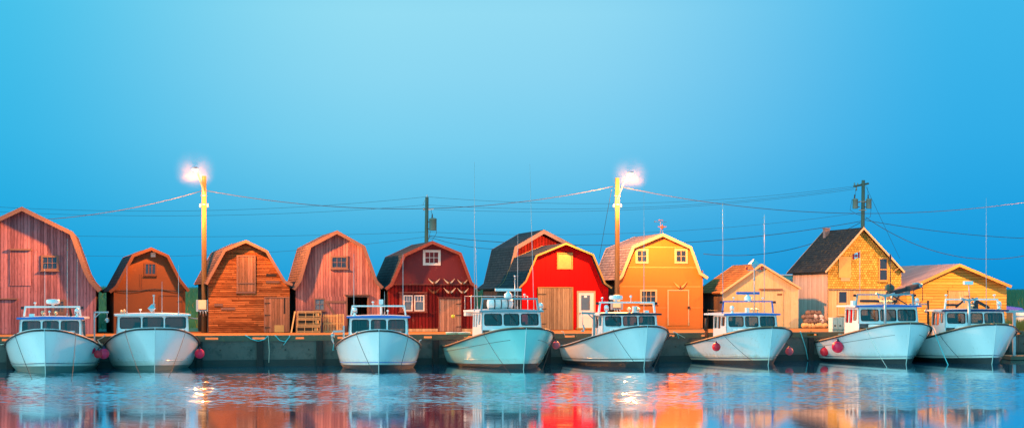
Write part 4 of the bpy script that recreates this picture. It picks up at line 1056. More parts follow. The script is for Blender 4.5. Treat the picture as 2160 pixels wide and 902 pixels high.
leaf = [(0,.5),(.1,.32),(.22,.38),(.17,.1),(.3,.24),(.33,.16),(.5,.19),(.43,.03),(.5,-.03),(.26,-.22),(.29,-.31),(.03,-.27),(.03,-.5),(-.03,-.5),(-.03,-.27),(-.29,-.31),(-.26,-.22),(-.5,-.03),(-.43,.03),(-.5,.19),(-.33,.16),(-.3,.24),(-.17,.1),(-.22,.38),(-.1,.32)]
m.poly([(-1.5 + a * .19, zz - fh/2 - .04 + b * .2) for a, b in leaf], (), 0, .004, 0, lambda x, y, z: Vector((x, y0 + .6 + .035 * math.sin((-1.3 - x) * 14) - .012 + y, z)))
m.build('flag', ['flag_red', 'flag_white'], fp_)
m = MB(); m.tube([(.35, y0 + .6, zt - .02), (.35, y0 + .6, zt + 2.55)], .022, 6); m.lathe([(.05, 0), (.05, .12)], (.35, y0 + .6, zt + .9), 10); m.lathe([(.05, 0), (.05, .3)], (.35, y0 + .6, zt + 2.2), 10); m.build('light_mast', 'iron', r)
m = MB(); m.bar((.5, y0 + 1.2, zt + .55), (2.9, y1 + .2, zt + .95), .22, .2); m.bar((1.9, y0 + 1.8, zt + .8), (2.85, y1 + .2, zt + .96), .28, .26); bm_ = m.build('crane_boom', 'canvas_dark', r)
m = MB(); m.bar((.9, y0 + 1.3, zt + .42), (2.2, y1 - .1, zt + .62), .12); m.lathe([(.13, -.25), (.15, 0), (.13, .25)], (2.75, y1 + .1, zt + .98), 12, axis='X'); m.build('boom_cylinder', 'teal_paint', bm_)
m = MB(); m.tube([(2.8, y1 + .2, zt + 1.0), (3.1, y1 + .2, zt + .9), (3.1, y1 + .2, zt + .2), (2.75, y1 + .2, zt - .1)], .02, 6); m.tube([(2.6, y1+.2, zt + .8), (2.62, y1+.2, zt + .1)], .03, 6); m.build('hydraulic_hose', 'gasket', bm_)
m = MB(); m.lathe([(.13, -.22), (.19, -.1), (.19, .1), (.12, .22)], (.55, y0 + 1.1, zt + .85), 12, axis='X'); m.lathe([(.06, 0), (.09, .25)], (.55, y0 + 1.1, zt + .55), 10); m.build('winch', 'pole_green', r)
m = MB(); m.tube([(-1.2, y0 + .8, zt + .18), (.9, y0 + 1.0, zt + .16)], .07, 8); m.bar((.7, y0 + .9, zt), (1.0, y0 + .9, zt + .5), .05); m.bar((.6, y0 + .9, zt + .45), (1.4, y0 + .9, zt + .0), .05); m.build('folded_spar', 'canvas_dark', r)
m = MB(); m.box(-1.72, y0 + .5, zt - .05, -1.5, y0 + .8, zt + .2); m.build('equipment_box', 'gel2', r)
# forward gallows post with a crosstree
m = MB(); m.tube([(-.45, yf - .55, H.zsh(H.y2t(yf-.55)) - .02), (-.45, yf - .55, zt + .50)], .065, 10); m.bar((-.47, yf - .55, zt + .42), (-.95, yf - .55, zt + .56), .11, .09); m.bar((-.43, yf - .55, zt + .42), (.05, yf - .55, zt + .56), .11, .09); m.bar((-.85, yf-.55, zt+.56), (-.78, yf-.55, zt+.32), .07); m.bar((-.05, yf-.55, zt+.56), (-.12, yf-.55, zt+.32), .07); m.build('gallows_post', 'galv', r)
davit(r, 2.0, yf + 1.7, .9, 2.95, 1.0)
gc = 'plastic fish crates stacked in the stern of the flag boat'
labs = {}
k = 0
for col in range(4):
    x, y = -.95 + col * .30, H.L/2 - 2.9 + .0 * col
    nrow = 3
    for j in range(nrow):
        hgt = .17 if j == 0 else .62
        z = .78 + (0 if j == 0 else .17 + (j - 1) * .63)
        nm = ('bottom', 'middle', 'top')[j]; cn = ('first', 'second', 'third', 'fourth')[col]
        o = thing('fish_crate', f'pale teal fish crate, {nm} of the {cn} stack from the left in the flag boat', 'crate', to_world(r, (x, y, z)), r.rotation_euler.z + R(rnd.uniform(-3, 3)), gc)
        m = MB(); m.box(-.14, -.24, 0, .14, -.21, hgt); m.box(-.14, .21, 0, .14, .24, hgt); m.box(-.14, -.21, 0, -.115, .21, hgt); m.box(.115, -.21, 0, .14, .21, hgt); m.box(-.115, -.21, 0, .115, .21, .02)
        for q in (-.12, 0, .12): m.box(q - .012, -.255, .0, q + .012, -.24, hgt - .04)
        m.build('shell', 'crate_teal', o)
        m = MB(); m.box(-.15, -.26, hgt - .035, .15, -.235, hgt); m.box(-.15, .235, hgt - .035, .15, .26, hgt); m.build('rim', 'crate_teal' if j != 1 else 'crate_dark', o)
        m = MB(); m.box(-.05, -.262, hgt * .25, .05, -.256, hgt * .25 + .07); m.build('grip', 'gasket', o)
o = thing('fish_bin', 'tall teal plastic bin behind the crate stacks of the flag boat', 'bin', to_world(r, (.28, H.L/2 - 2.9, .80)), r.rotation_euler.z)
m = MB(); m.box(-.2, -.3, 0, .2, .3, 1.5); m.build('shell', 'crate_dark', o, bevel=.03)
m = MB(); m.box(-.22, -.32, 1.5, .22, .32, 1.56); m.build('lid', 'crate_dark', o, bevel=.02)
for i in range(4):
    lab = ('leftmost', 'second from the left', 'third from the left', 'rightmost')[i]
    o = thing('bait_box', f'small cream bait box on the stern deck, {lab} of the low row', 'box', to_world(r, (-1.35 + i * .30, H.L/2 - 2.2 + .0*i, .62)), r.rotation_euler.z + R(rnd.uniform(-5, 5)), 'low row of cream bait boxes')
    m = MB(); m.box(-.13, -.16, 0, .13, .16, .5); m.build('box_body', 'crate_teal', o, bevel=.015)
    m = MB(); m.box(-.14, -.17, .5, .14, .17, .54); m.build('lid', 'trim_cream', o, bevel=.01)
R7 = (r, H)
# -- 8
r, H, yf, dw, y0, y1, ro, zt = boat(8, 'rightmost white boat, navy roof edge, brown buoy balls piled behind its wheelhouse', 2092, 767.4, dict(pw=.40, L=8.4, B=4.65, zb=2.0, zr=2.56, wf=1.60, rot=-6, zs=.98, zsill=1.75, wz0=1.98, wz1=2.46, edge='navy_paint', boot=.08, stripe='navy_paint', sf=2.3, dw=1.7, rback=.3, rov=.2, wipers=0, rail='teak'))
arch(r, y0 + .5, zt - .02, 1.42, .5, {}, r=.045, side_lights=False); spot(r, 1.42, y0 + .4, zt + .0)
mushroom(r, -1.35, y0 + .5, zt + .5, .22, .07); mushroom(r, 1.2, y0 + .5, zt + .5, .22, .08); whip(r, .92, y0 + .8, zt - .03, 8.3)
m = MB(); m.tube([(-.05, y0 + .6, zt + .5), (-.12, y0 + .6, zt + 1.25)], .025, 6); m.build('light_mast', 'ant_white', r)
m = MB(); m.box(-.38, y0 + .5, zt + 1.22, .1, y0 + .7, zt + 1.40); m.build('flood_light', 'gel2', r, bevel=.02)
horn(r, .0, y0 + .4, zt, 1.2)
m = MB(); m.bar((.1, y0 + .7, zt + .52), (1.1, y0 + .9, zt + .06), .12); m.bar((-.7, y0 + .8, zt + .08), (-.2, y0 + .8, zt + .5), .08); m.tube([(-1.3, y0 + .8, zt + .2), (-.6, y0 + .8, zt + .2)], .06, 8); m.box(.2, y0 + .7, zt, .45, y0 + .9, zt + .35); m.build('folded_crane', 'canvas_dark', r)
m = MB(); m.tube([(-.55, yf - .5, H.zsh(H.y2t(yf-.5)) - .02), (-.55, yf - .5, zt + .52)], .075, 10); m.bar((-.57, yf - .5, zt + .42), (-1.0, yf - .5, zt + .55), .10, .08); m.bar((-.53, yf - .5, zt + .42), (-.1, yf - .5, zt + .55), .10, .08); m.bar((-.9, yf-.5, zt+.54), (-.78, yf-.5, zt+.3), .06); m.bar((-.2, yf-.5, zt+.54), (-.32, yf-.5, zt+.3), .06); m.build('gallows_post', 'galv', r)
m = MB(); m.tube([(-1.7, y0 + 1.9, 1.2), (-1.7, y0 + 1.9, zt + .42)], .06, 8); m.build('exhaust_stack', 'iron', r)
rb = random.Random(5)
for i in range(17):
    row = i // 4; x = -1.25 + (i % 4) * .30 + row * .08 + rb.uniform(-.05, .05); y = H.L/2 - 2.6 - rb.uniform(0, 1.1); z = .75 + row * .24
    o = thing('buoy_ball', 'brown net float ball in the heap behind the rightmost boat wheelhouse', 'float ball', to_world(r, (x, y, z)), rb.uniform(0, 3), 'brown float balls in the rightmost boat')
    m = MB(); q = rb.uniform(.15, .18); m.ball((0, 0, 0), q, 0, 14, 10); m.build('ball', 'ball_tan' if i % 3 else 'ball_dark', o)
    m = MB(); m.lathe([(.03, q * .95), (.045, q * 1.0), (.03, q * 1.12)], (0, 0, 0), 8); m.build('eye', 'iron', o)
R8 = (r, H)
# anchor and bow lines
def bowline(Rn, t, side, endpx, endpy, mat, label, r_=.011, sag=.10):
    root, H = Rn; a = to_world(root, H.pt(t, H.zsh(t), side) + Vector((0, 0, .03)))
    Y = ZC * F / (endpy - HY); b = W(endpx, endpy, Y); b.z = -.15
    mid = to_world(root, H.pt(t, H.zsh(t), side) + Vector((side * .06, -.09, -.04)))
    pts = [a, mid] + [mid.lerp(b, i / 12) - Vector((0, 0, sag * 4 * (i/12) * (1 - i/12))) for i in range(1, 13)]
    rope(pts, r_, mat, label)
bowline(R1, .10, -1, 72, 800, 'rope_dark', 'dark bow line into the water, left bow of the leftmost boat')
bowline(R1, .09, 1, 150, 806, 'rope_dark', 'dark bow line slanting into the water from the right bow of the leftmost boat')
bowline(R2, .05, -1, 301, 797, 'rope_dark', 'dark line down the left bow of the plain white bow-on boat')
bowline(R2, .06, 1, 351, 797, 'rope_dark', 'dark line down the right bow of the plain white bow-on boat')
bowline(R3, .06, -1, 794, 790, 'rope_dark', 'dark line down the left bow of the blue-roofed boat beside the dark red barn')
bowline(R3, .12, 1, 838, 788, 'rope_dark', 'dark line down the right bow of the blue-roofed boat beside the dark red barn')
bowline(R4, .12, -1, 1086, 792, 'rope_dark', 'dark rope hanging down the pale green bow, left of its stem')
bowline(R4, .10, 1, 1139, 785, 'rope_dark', 'dark rope hanging down the pale green bow, right of its stem')
bowline(R5, .09, -1, 1361, 784, 'rope_dark', 'dark rope slanting across the left bow of the black-roofed boat')
bowline(R5, .08, 1, 1373, 782, 'rope_dark', 'dark rope down the right bow of the black-roofed boat')
bowline(R6, .16, -1, 1617, 775, 'rope_dark', 'dark rope down the left bow of the rust-streaked boat')
bowline(R7, .12, -1, 1876, 775, 'rope_blue', 'turquoise rope down the left bow of the flag boat')
bowline(R7, .10, 1, 2003, 768.5, 'rope_blue', 'long turquoise rope slanting right into the water from the flag boat bow', .024, .05)
bowline(R8, .24, -1, 2042, 766, 'rope_dark', 'dark rope with floats down the left bow of the rightmost boat')
bowline(R8, .14, 1, 2146, 756, 'rope_dark', 'dark rope leading right from the bow of the rightmost boat', .014, .02)

fender_at(R1, 194, 737, 69.0, 8, .60, 1, 'dark pink fender buoy, leftmost of three between the two leftmost boats', 'buoy_pink')
fender_at(R2, 207, 746, 68.8, 9, .52, -1, 'red fender buoy, middle one of three between the two leftmost boats', 'buoy_red')
fender_at(R2, 219, 745, 69.0, 11.5, .50, -1, 'large magenta fender buoy, rightmost of three between the two leftmost boats', 'buoy_pink')
fender_at(R2, 421, 745, 71.6, 10.5, .50, 1, 'bright pink fender buoy against the dark wharf, right of the plain white bow-on boat', 'buoy_pink')
fender_at(R4, 964, 726, 74.6, 6.5, .78, -1, 'small pink fender buoy on the left rail of the pale green boat', 'buoy_pink')
fender_at(R4, 1173, 727, 73.8, 8.5, .40, 1, 'dusky pink fender buoy between the pale green and the black-roofed boats', 'buoy_faded')
fender_at(R6, 1511, 731, 75.0, 9, .62, -1, 'bright red fender buoy on the left side of the rust-streaked boat', 'buoy_red')
fender_at(R6, 1665, 740, 78.2, 8.5, .36, 1, 'pale dusky pink fender buoy on the right side of the rust-streaked boat', 'buoy_faded')
fender_at(R7, 1739, 741, 79.0, 9.5, .84, -1, 'red fender buoy hanging low at the stern of the flag boat', 'buoy_red')
fender_at(R7, 1767, 731, 77.6, 12.5, .66, -1, 'largest bright pink fender buoy, on the left side of the flag boat', 'buoy_pink')
fender_at(R8, 1963, 736, 79.6, 11, .66, -1, 'dusky magenta fender buoy between the two rightmost boats', 'buoy_faded')
# ------------------------------------------------------------------ wharf, in its own frame: u along the edge, v away from the water
Y0W = ZC * F / (766.2 - HY)                       # distance of the wharf face straight ahead (photo x 1080)
WO = Vector((0, Y0W / 1.0, 0))
def WW(u, v, z): return Vector((u * CA - v * SA, Y0W + u * SA + v * CA, z))
def u_at(px, v=0.):
    k = (px - CX) / F   # (u CA - v SA) = k (Y0W + u SA + v CA)
    return (k * (Y0W + v * CA) + v * SA) / (CA - k * SA)
UL, UR = -62., 88.
wharf = thing('wharf', 'grey concrete wharf wall with tarred piles and a timber curb above the water', 'wharf', (0, Y0W, 0), A)
m = MB(); m.box(UL, 0, .32, UR, .6, ZD - .08); m.build('concrete_wall', 'concrete', wharf)
m = MB(); m.box(UL, -.012, -2.5, UR, .6, .318); m.build('tidal_wall', 'concrete_wet', wharf)
m = MB(); m.box(UL, -.06, ZD - .08, UR, .6, ZD - .004); m.build('wall_cap', 'curb', wharf)
# curb: blocks with gaps between, a beam above
m = MB(); m.box(UL, -.07, ZD + .10, UR, .17, ZD + .19); m.build('curb_beam', 'curb', wharf)
u = UL; rb = random.Random(3); k = 0
while u < UR:
    w_ = rb.uniform(.85, 1.7)
    if -40 < u < 45 :
        m = MB(); m.box(u, -.065, ZD, u + w_, .16, ZD + .098); m.build('curb_block', 'curb', wharf); k += 1
    u += w_ + rb.uniform(.38, .62)
u = u_at(420)
while u > -32: u -= 2.82
while u < 40:
    m = MB(); m.box(u - .15, -.22, -2.2, u + .15, -.013, ZD + .0 - .082); m.build('fender_pile', 'pile', wharf, bevel=.02)
    u += 2.82
m = MB()
u = -34.
while u < 40:
    m.lathe([(.035, -.01), (.035, .02)], (u + rb.uniform(-.2, .2), -.012, .78), 8, axis='Y'); u += 1.42
m.build('tie_bolt', 'iron', wharf)
# ground: one sheet from the wharf edge to the horizon
def sheet(name, pts, mat, kind='structure', z=None):
    me = bpy.data.meshes.new(name); me.from_pydata([tuple(p) for p in pts], [], [tuple(range(len(pts)))]); me.materials.append(M[mat]); me.update()
    o = bpy.data.objects.new(name, me); COL.objects.link(o); return tag(o, kind=kind)
deck_pts = [WW(UL, .17, ZD), WW(UR, .17, ZD), WW(UR, 17, ZD), WW(UL, 17, ZD)]
sheet('wharf_ground', deck_pts, 'deck')
sheet('ground', [WW(-2500, .3, ZD - .03), WW(2500, .3, ZD - .03), WW(2500, 3200, ZD - .03), WW(-2500, 3200, ZD - .03)], 'grass')
# the shore wall further along at both ends is part of the same sheet's bank
bk = MB(); 
for a_, b_ in ((-2500, UL), (UR, 2500)):
    p, q = WW(a_, .3, ZD - .03), WW(b_, .3, ZD - .03); p2, q2 = WW(a_, -3, -1.5), WW(b_, -3, -1.5)
    bk.add([p2, q2, q, p], [(0, 1, 2, 3)])
tag(bk.build('shore_bank', 'grass'), kind='structure')

# dune and fields behind the sheds: a rolling grass surface plus blades
from mathutils import noise as mnoise
def dune_h(x, y):
    d = (y - 103 - .3 * x)
    h = 2.15 * sstep(d / 13) * (1 - .5 * sstep((d - 40) / 60))
    return ZD - .02 + h + (.22 * mnoise.noise(Vector((x * .12, y * .12, 0))) + .12 * mnoise.noise(Vector((x * .5, y * .5, 3)))) * sstep(d / 8)
m = MB(); NX, NY = 150, 40; vs, fs = [], []
for j in range(NY + 1):
    for i in range(NX + 1):
        x = -70 + 150 * i / NX; y = 103 + .3 * x + 130 * (j / NY) ** 1.5
        vs.append((x, y, dune_h(x, y) if j < NY else ZD - .1))
for j in range(NY):
    for i in range(NX): a = j*(NX+1)+i; fs.append((a, a+1, a+NX+2, a+NX+1))
m.add(vs, fs, 0, True); tag(m.build('grassy_dune_ground', 'grass'), kind='structure')
rg = random.Random(21); m = MB()
for px0, px1, n in ((196, 246, 4200), (388, 432, 4200), (998, 1062, 3500), (2100, 2175, 5000)):
    for i in range(n):
        d = rg.uniform(0, 1) ** .8 * 34; px = rg.uniform(px0, px1)
        y = 104 + d; x = (px - CX) * y / F
        y += .3 * x; x = (px - CX) * y / F
        z = dune_h(x, y); h = rg.uniform(.25, .6); w_ = rg.uniform(.02, .05); lx = rg.uniform(-.2, .2)
        m.add([(x - w_, y, z), (x + w_, y, z), (x + lx, y + rg.uniform(-.1, .1), z + h)], [(0, 1, 2)], 0 if rg.random() < .96 else 1)
tag(m.build('dune_grass', ['grass', 'weed']), 'tall green dune grass growing between and behind the sheds', 'grass', kind='stuff')
# weeds at the wharf edge
m = MB()
for px0, px1, v0, v1, n in ((1652, 1672, .2, .6, 90), (1698, 1716, .2, .8, 90), (2100, 2165, 6, 12, 900), (1510, 1520, 8, 11, 30)):
    for i in range(n):
        v = rg.uniform(v0, v1); px = rg.uniform(px0, px1); p = WW(u_at(px, v), v, ZD); h = rg.uniform(.08, .28) if v < 2 else rg.uniform(.2, .75)
        lx = rg.uniform(-.1, .1); w_ = rg.uniform(.015, .04)
        m.add([(p.x - w_, p.y, p.z), (p.x + w_, p.y, p.z), (p.x + lx, p.y - .05, p.z + h)], [(0, 1, 2)])
tag(m.build('wharf_weeds', 'weed'), 'sparse yellow-green weeds growing on the wharf and by the sheds', 'weeds', kind='stuff')
# far wood on a low rise at the right
m = MB(); rt = random.Random(8); vs, fs = [], []
m2 = MB()
for i in range(900):
    px = rt.uniform(-300, 2700); Y = rt.uniform(900, 1150); c = W(px, 0, Y)
    base = ZD; h = rt.uniform(4.6, 6.4) + .5 * math.sin(px * .01); rr = rt.uniform(5, 9)
    k = MB(); k.lathe([(.1, 0), (rr * .7, h * .2), (rr, h * .5), (rr * .7, h * .85), (rr * .2, h)], (c.x, Y, base - .5), 7)
    k.v = [(a + rt.uniform(-.8, .8), b + rt.uniform(-.8, .8), cc + rt.uniform(-.6, .6)) for a, b, cc in k.v]
    m2.add(k.v, k.f)
tag(m2.build('distant_woods', 'grass_dark'), 'dark far-off wood along the horizon', 'woods', kind='stuff')

# ------------------------------------------------------------------ street lamps
LAMPS = []
def street_lamp(px, Y, topy, headpx, heady, headY, label, armpx, army):
    base = W(px, 0, Y); base.z = ZD
    t = thing('street_lamp', label, 'street lamp', base, 0, 'wooden street lamps on the wharf')
    top = ZC - (topy - HY) * Y / F - ZD
    m = MB(); lean = (1303 - 1300.5) * 0
    prof = [(.155, 0), (.15, top * .3), (.14, top * .6), (.128, top - .02), (.12, top)]
    m.lathe(prof, (0, 0, 0), 16); m.build('pole', 'pole_wood', t)
    h = W(headpx, heady, headY) - base
    a = W(armpx, army, Y - .14) - base
    m = MB(); mid = a.lerp(h, .5) + Vector((0, -.1, .18)); m.tube([a + Vector((0, .05, -.25)), a, a.lerp(mid, .6), mid, mid.lerp(h, .6) + Vector((0, 0, .06)), h + Vector((0, 0, .05))], .045, 8)
    m.build('lamp_arm', 'galv', t)
    d = (h - a); d.z = 0; d.normalize(); sd = Vector((-d.y, d.x, 0))
    m = MB(); vs = []
    n = 14
    rings = [(.02, .13), (.12, .10), (.16, .04), (.165, -.01)]
    for rr, zz in rings:
        for k in range(n):
            q = 2 * math.pi * k / n; p = h + d * (.16 + rr * 1.75 * math.cos(q)) + sd * rr * math.sin(q) + Vector((0, 0, zz)); vs.append(p)
    fs = [(i*n+k, i*n+(k+1) % n, (i+1)*n+(k+1) % n, (i+1)*n+k) for i in range(3) for k in range(n)] + [tuple(range(n))]
    m.add(vs, fs, 0, True); hd = m.build('lamp_head', 'galv', t)
    m = MB(); vs = []; rings = [(.158, -.012), (.15, -.06), (.10, -.10), (.02, -.115)]
    for rr, zz in rings:
        for k in range(n):
            q = 2 * math.pi * k / n; vs.append(h + d * (.16 + rr * 1.7 * math.cos(q)) + sd * rr * math.sin(q) + Vector((0, 0, zz)))
    fs = [(i*n+k, i*n+(k+1) % n, (i+1)*n+(k+1) % n, (i+1)*n+k) for i in range(3) for k in range(n)] + [tuple(range(3*n, 4*n))]
    m.add(vs, fs, 0, True); m.build('lamp_lens', 'lamp_lens', hd)
    m = MB()
    for q in (.0, -.5): m.tube([(-.17, -.05, top + q - 1.1), (0, -.18, top + q - 1.1), (.17, -.05, top + q - 1.1)], .03, 6)
    m.lathe([(.05, 0), (.07, .05), (.05, .1), (.05, .2)], (.2, -.05, top - 1.75), 10); m.lathe([(.05, 0), (.07, .05), (.05, .1), (.05, .2)], (-.2, -.05, top - 1.75), 10)
    m.build('wire_bracket', 'galv', t)
    lp = base + h + d * .16 + Vector((0, 0, -.20))
    LAMPS.append((lp, label)); return t, base, h
l1, base1, h1 = street_lamp(430.5, 86.0, 371, 412, 357, 82.0, 'lit street lamp on a tall wooden pole between two brown barns, over a meter box', 430, 404)
l2, base2, h2 = street_lamp(1302, 92.0, 375, 1328, 366, 89.6, 'lit street lamp on a wooden pole between the red and yellow barns', 1303, 417)
l3, base3, h3 = street_lamp(2330, 96.5, 380, 2304, 366, 93.8, 'lit street lamp on a wooden pole beyond the right edge of the picture', 2329, 415)
l4, base4, h4 = street_lamp(-500, 79.5, 371, -484, 357, 77.0, 'lit street lamp on a wooden pole beyond the left edge of the picture', -500, 404)
# meter boxes on the two poles
def meter_box(base, px, py, w_, h_, Y, label, mount=True):
    p = W(px, py, Y); o = thing('meter_box', label, 'electric box', p, 0)
    m = MB(); m.box(-w_/2, -.12, -h_/2, w_/2, .05, h_/2); m.build('box_body', 'box_cream', o, bevel=.015)
    m = MB(); m.box(-w_/2 - .14, -.02, -h_/2 - .12, -w_/2 - .02, .04, h_/2 + .02); m.box(w_/2 + .02, -.02, -h_/2 - .12, w_/2 + .14, .04, h_/2 + .02); m.box(-w_/2 - .02, -.0, -h_/2 - .1, w_/2 + .02, .04, -h_/2 - .02); m.build('mounting_frame', 'galv', o)
    m = MB(); m.tube([(-.12, -.03, -h_/2 - .02), (-.12, -.03, -h_/2 - .3)], .035, 6); m.tube([(.02, -.03, -h_/2 - .02), (.05, -.03, -h_/2 - .38)], .03, 6); m.tube([(.16, -.03, -h_/2 - .02), (.22, -.03, -h_/2 - .35)], .04, 6); m.build('conduit', 'galv', o)
meter_box(base1, 427.5, 642, .44, .52, 85.75, 'cream meter box mounted on the left lamp pole')
meter_box(base2, 1301, 642, .46, .36, 91.75, 'cream meter box on the lamp pole behind the black-roofed boat')
m = MB(); m.box(-.2, -.06, -.2, .2, .06, .2); o = m.build('junction_box', 'box_cream', bevel=.02); o.location = W(1301, 628, 91.8); tag(o, 'small shallow junction box above the meter box on the middle lamp pole', 'electric box')

# ------------------------------------------------------------------ utility poles
def transformer(parent, x, y, z, h=.85, r=.27, side=1):
    m = MB(); m.lathe([(r * .96, 0), (r, .03), (r, h), (r * 1.06, h + .01), (r * 1.06, h + .05), (r * .7, h + .1), (.02, h + .12)], (x, y, z), 18)
    t = m.build('transformer', 'xfmr', parent)
    m = MB(); m.lathe([(.05, 0), (.07, .04), (.04, .08), (.06, .12), (.03, .16), (.05, .2), (.02, .34)], (x - .05, y, z + h + .08), 8); m.build('bushing', 'iron', t)
    m = MB(); m.box(x - side * r - side * .12, y - .04, z + .1, x - side * r * .9, y + .04, z + .16); m.box(x - side * r - side * .12, y - .04, z + h - .2, x - side * r * .9, y + .04, z + h - .14); m.build('bracket', 'iron', t)
    return t
def upole(px, Y, topy, label, lean=0.):
    base = W(px, 0, Y); base.z = ZD; t = thing('utility_pole', label, 'utility pole', base)
    top = ZC - (topy - HY) * Y / F - ZD
    m = MB(); m.tube([(lean * -1, 0, -.2), (-lean * .5, 0, top * .5), (0, 0, top)], [.17, .15, .125], 14); m.build('pole', 'pole_green', t)
    return t, base, top
ua, ba, ta = upole(900.5, 112, 416, 'green-grey utility pole with one transformer behind the dark red barn', .1)
sc = 112 / F
transformer(ua, .44, -.12, ta - (486 - 416) * sc, .8, .27)
m = MB(); m.bar((-.28, 0, ta - (442 - 416) * sc), (.5, 0, ta - (441 - 416) * sc), .07); m.lathe([(.03, 0), (.07, .05), (.03, .1), (.06, .15), (.02, .2)], (0, 0, ta), 8); m.lathe([(.06, 0), (.05, .2)], (-.22, 0, ta - .95), 8); m.tube([(-.3, 0, ta - .6), (-.1, 0, ta - .02), (0, 0, ta)], .012, 5); m.build('crossarm', 'galv', ua)
m = MB(); m.tube([(.4, 0, ta - .8), (.3, 0, ta - 1.0), (.42, 0, ta - 1.3), (.36, 0, ta - 1.6)], .015, 5); m.tube([(.62, -.1, ta - 1.7), (.7, -.1, ta - 2.6), (.4, 0, ta - 3.1), (.1, 0, ta - 2.9)], .015, 5); m.tube([(.25, 0, ta - 2.45), (.15, 0, ta - 3.0), (.05, 0, ta - 3.1)], .015, 5); m.build('jumper_wire', 'wire', ua)
ub, bb, tb_ = upole(1821, 114, 380, 'dark utility pole with two transformers and a slanting crossarm behind the shingled house', .12)
sc = 114 / F
transformer(ub, -.62, -.12, tb_ - (440 - 380) * sc, .64, .2, -1); transformer(ub, .38, -.12, tb_ - (440 - 380) * sc, .64, .2, 1)
m = MB(); m.bar((-.8, -.5, tb_ - .5), (.5, .6, tb_ - .2), .14, .13); m.build('crossarm', 'pole_green', ub)
m = MB()
for q in (-.75, -.45, -.15): m.lathe([(.05, 0), (.07, .06), (.04, .1), (.05, .18)], (q, -.5 + (q + .8) * .85, tb_ - .40), 8)
m.lathe([(.05, -.3), (.05, 0)], (-.6, -.4, tb_ - .5), 8); m.build('insulator', 'xfmr', ub)
m = MB(); m.box(-.36, -.16, tb_ - 1.62, .2, -.1, tb_ - 1.55); m.box(-.36, -.16, tb_ - 2.25, .2, -.1, tb_ - 2.18); m.build('transformer_rack', 'xfmr', ub)
m = MB(); m.tube([(-.85, -.1, tb_ - 1.4), (-1.0, -.1, tb_ - 2.2), (-.5, 0, tb_ - 2.5), (-.15, 0, tb_ - 2.6)], .015, 5); m.tube([(.55, -.1, tb_ - 2.1), (.5, -.1, tb_ - 2.7), (.1, 0, tb_ - 2.9)], .015, 5); m.tube([(-.6, -.1, tb_ - 1.2), (-.62, -.2, tb_ - .7)], .012, 5); m.tube([(.33, -.1, tb_ - 1.2), (.3, -.1, tb_ - .5)], .012, 5); m.build('jumper_wire', 'wire', ub)

# ------------------------------------------------------------------ overhead wires
def wire(p, q, Y1, Y2, midy, label, r=.010, mat='wire'):
    """between two photo points at depths Y1, Y2; midy: photo height of its middle"""
    a, b = W(*p, Y1), W(*q, Y2); mid = (a + b) / 2
    pm = HY - (mid.z - ZC) * F / mid.y
    sag = (midy - pm) * mid.y / F
    rope((a, b), r, mat, label, 'overhead wire', sag=sag, n=36, name='overhead_wire', group='overhead wires')
wire((-480, 396), (427, 402), 80, 86, 466, 'pale cable sagging from the left lamp pole out past the largest barn', .017, 'wire_pale')
wire((435, 402), (1294, 393), 86, 92, 440, 'pale cable sagging between the left and middle lamp poles', .017, 'wire_pale')
wire((1310, 394), (2322, 398), 92, 96.5, 450, 'pale cable sagging rightwards from the middle lamp pole', .017, 'wire_pale')
wire((-250, 418), (899, 415), 108, 112, 445, 'topmost thin wire left of the utility pole behind the dark red barn')
wire((-250, 430), (899, 432), 108, 112, 455, 'second thin wire left of the utility pole behind the dark red barn')
wire((-250, 486), (899, 489), 108, 112, 499, 'faint lower wire crossing behind the left barns')
wire((-250, 510), (899, 499), 108, 112, 540, 'lowest faint wire crossing behind the left barns')
wire((902, 415), (1806, 392), 112, 114, 428, 'topmost thin wire between the two utility poles')
wire((902, 432), (1800, 396), 112, 114, 437, 'second thin wire between the two utility poles')
wire((905, 441), (1802, 399), 112, 114, 441, 'third thin wire between the two utility poles')
wire((903, 489), (1818, 448), 112, 114, 490, 'thin lower wire between the two utility poles')
wire((905, 497), (1818, 466), 112, 114, 515, 'thick lower cable between the two utility poles', .022)
wire((905, 499), (1150, 515), 112, 112, 524, 'short service cable from the left utility pole to the rear dark red barn', .017)
wire((1484, 535), (1815, 469), 100, 114, 527, 'service cable from the right utility pole down to the yellow barn', .02)
wire((1825, 464), (2400, 500), 114, 118, 500, 'straight cable leading right from the right utility pole', .02)
wire((1826, 458), (2330, 470), 114, 112, 546, 'deeply sagging thick cable right of the right utility pole', .022)
wire((1826, 392), (1898, 545), 114, 118, 470, 'thin guy wire slanting down right from the right utility pole top', .012)
wire((1290, 400), (1264, 545), 92, 97, 472, 'thin guy wire slanting down left from the middle lamp pole', .012)

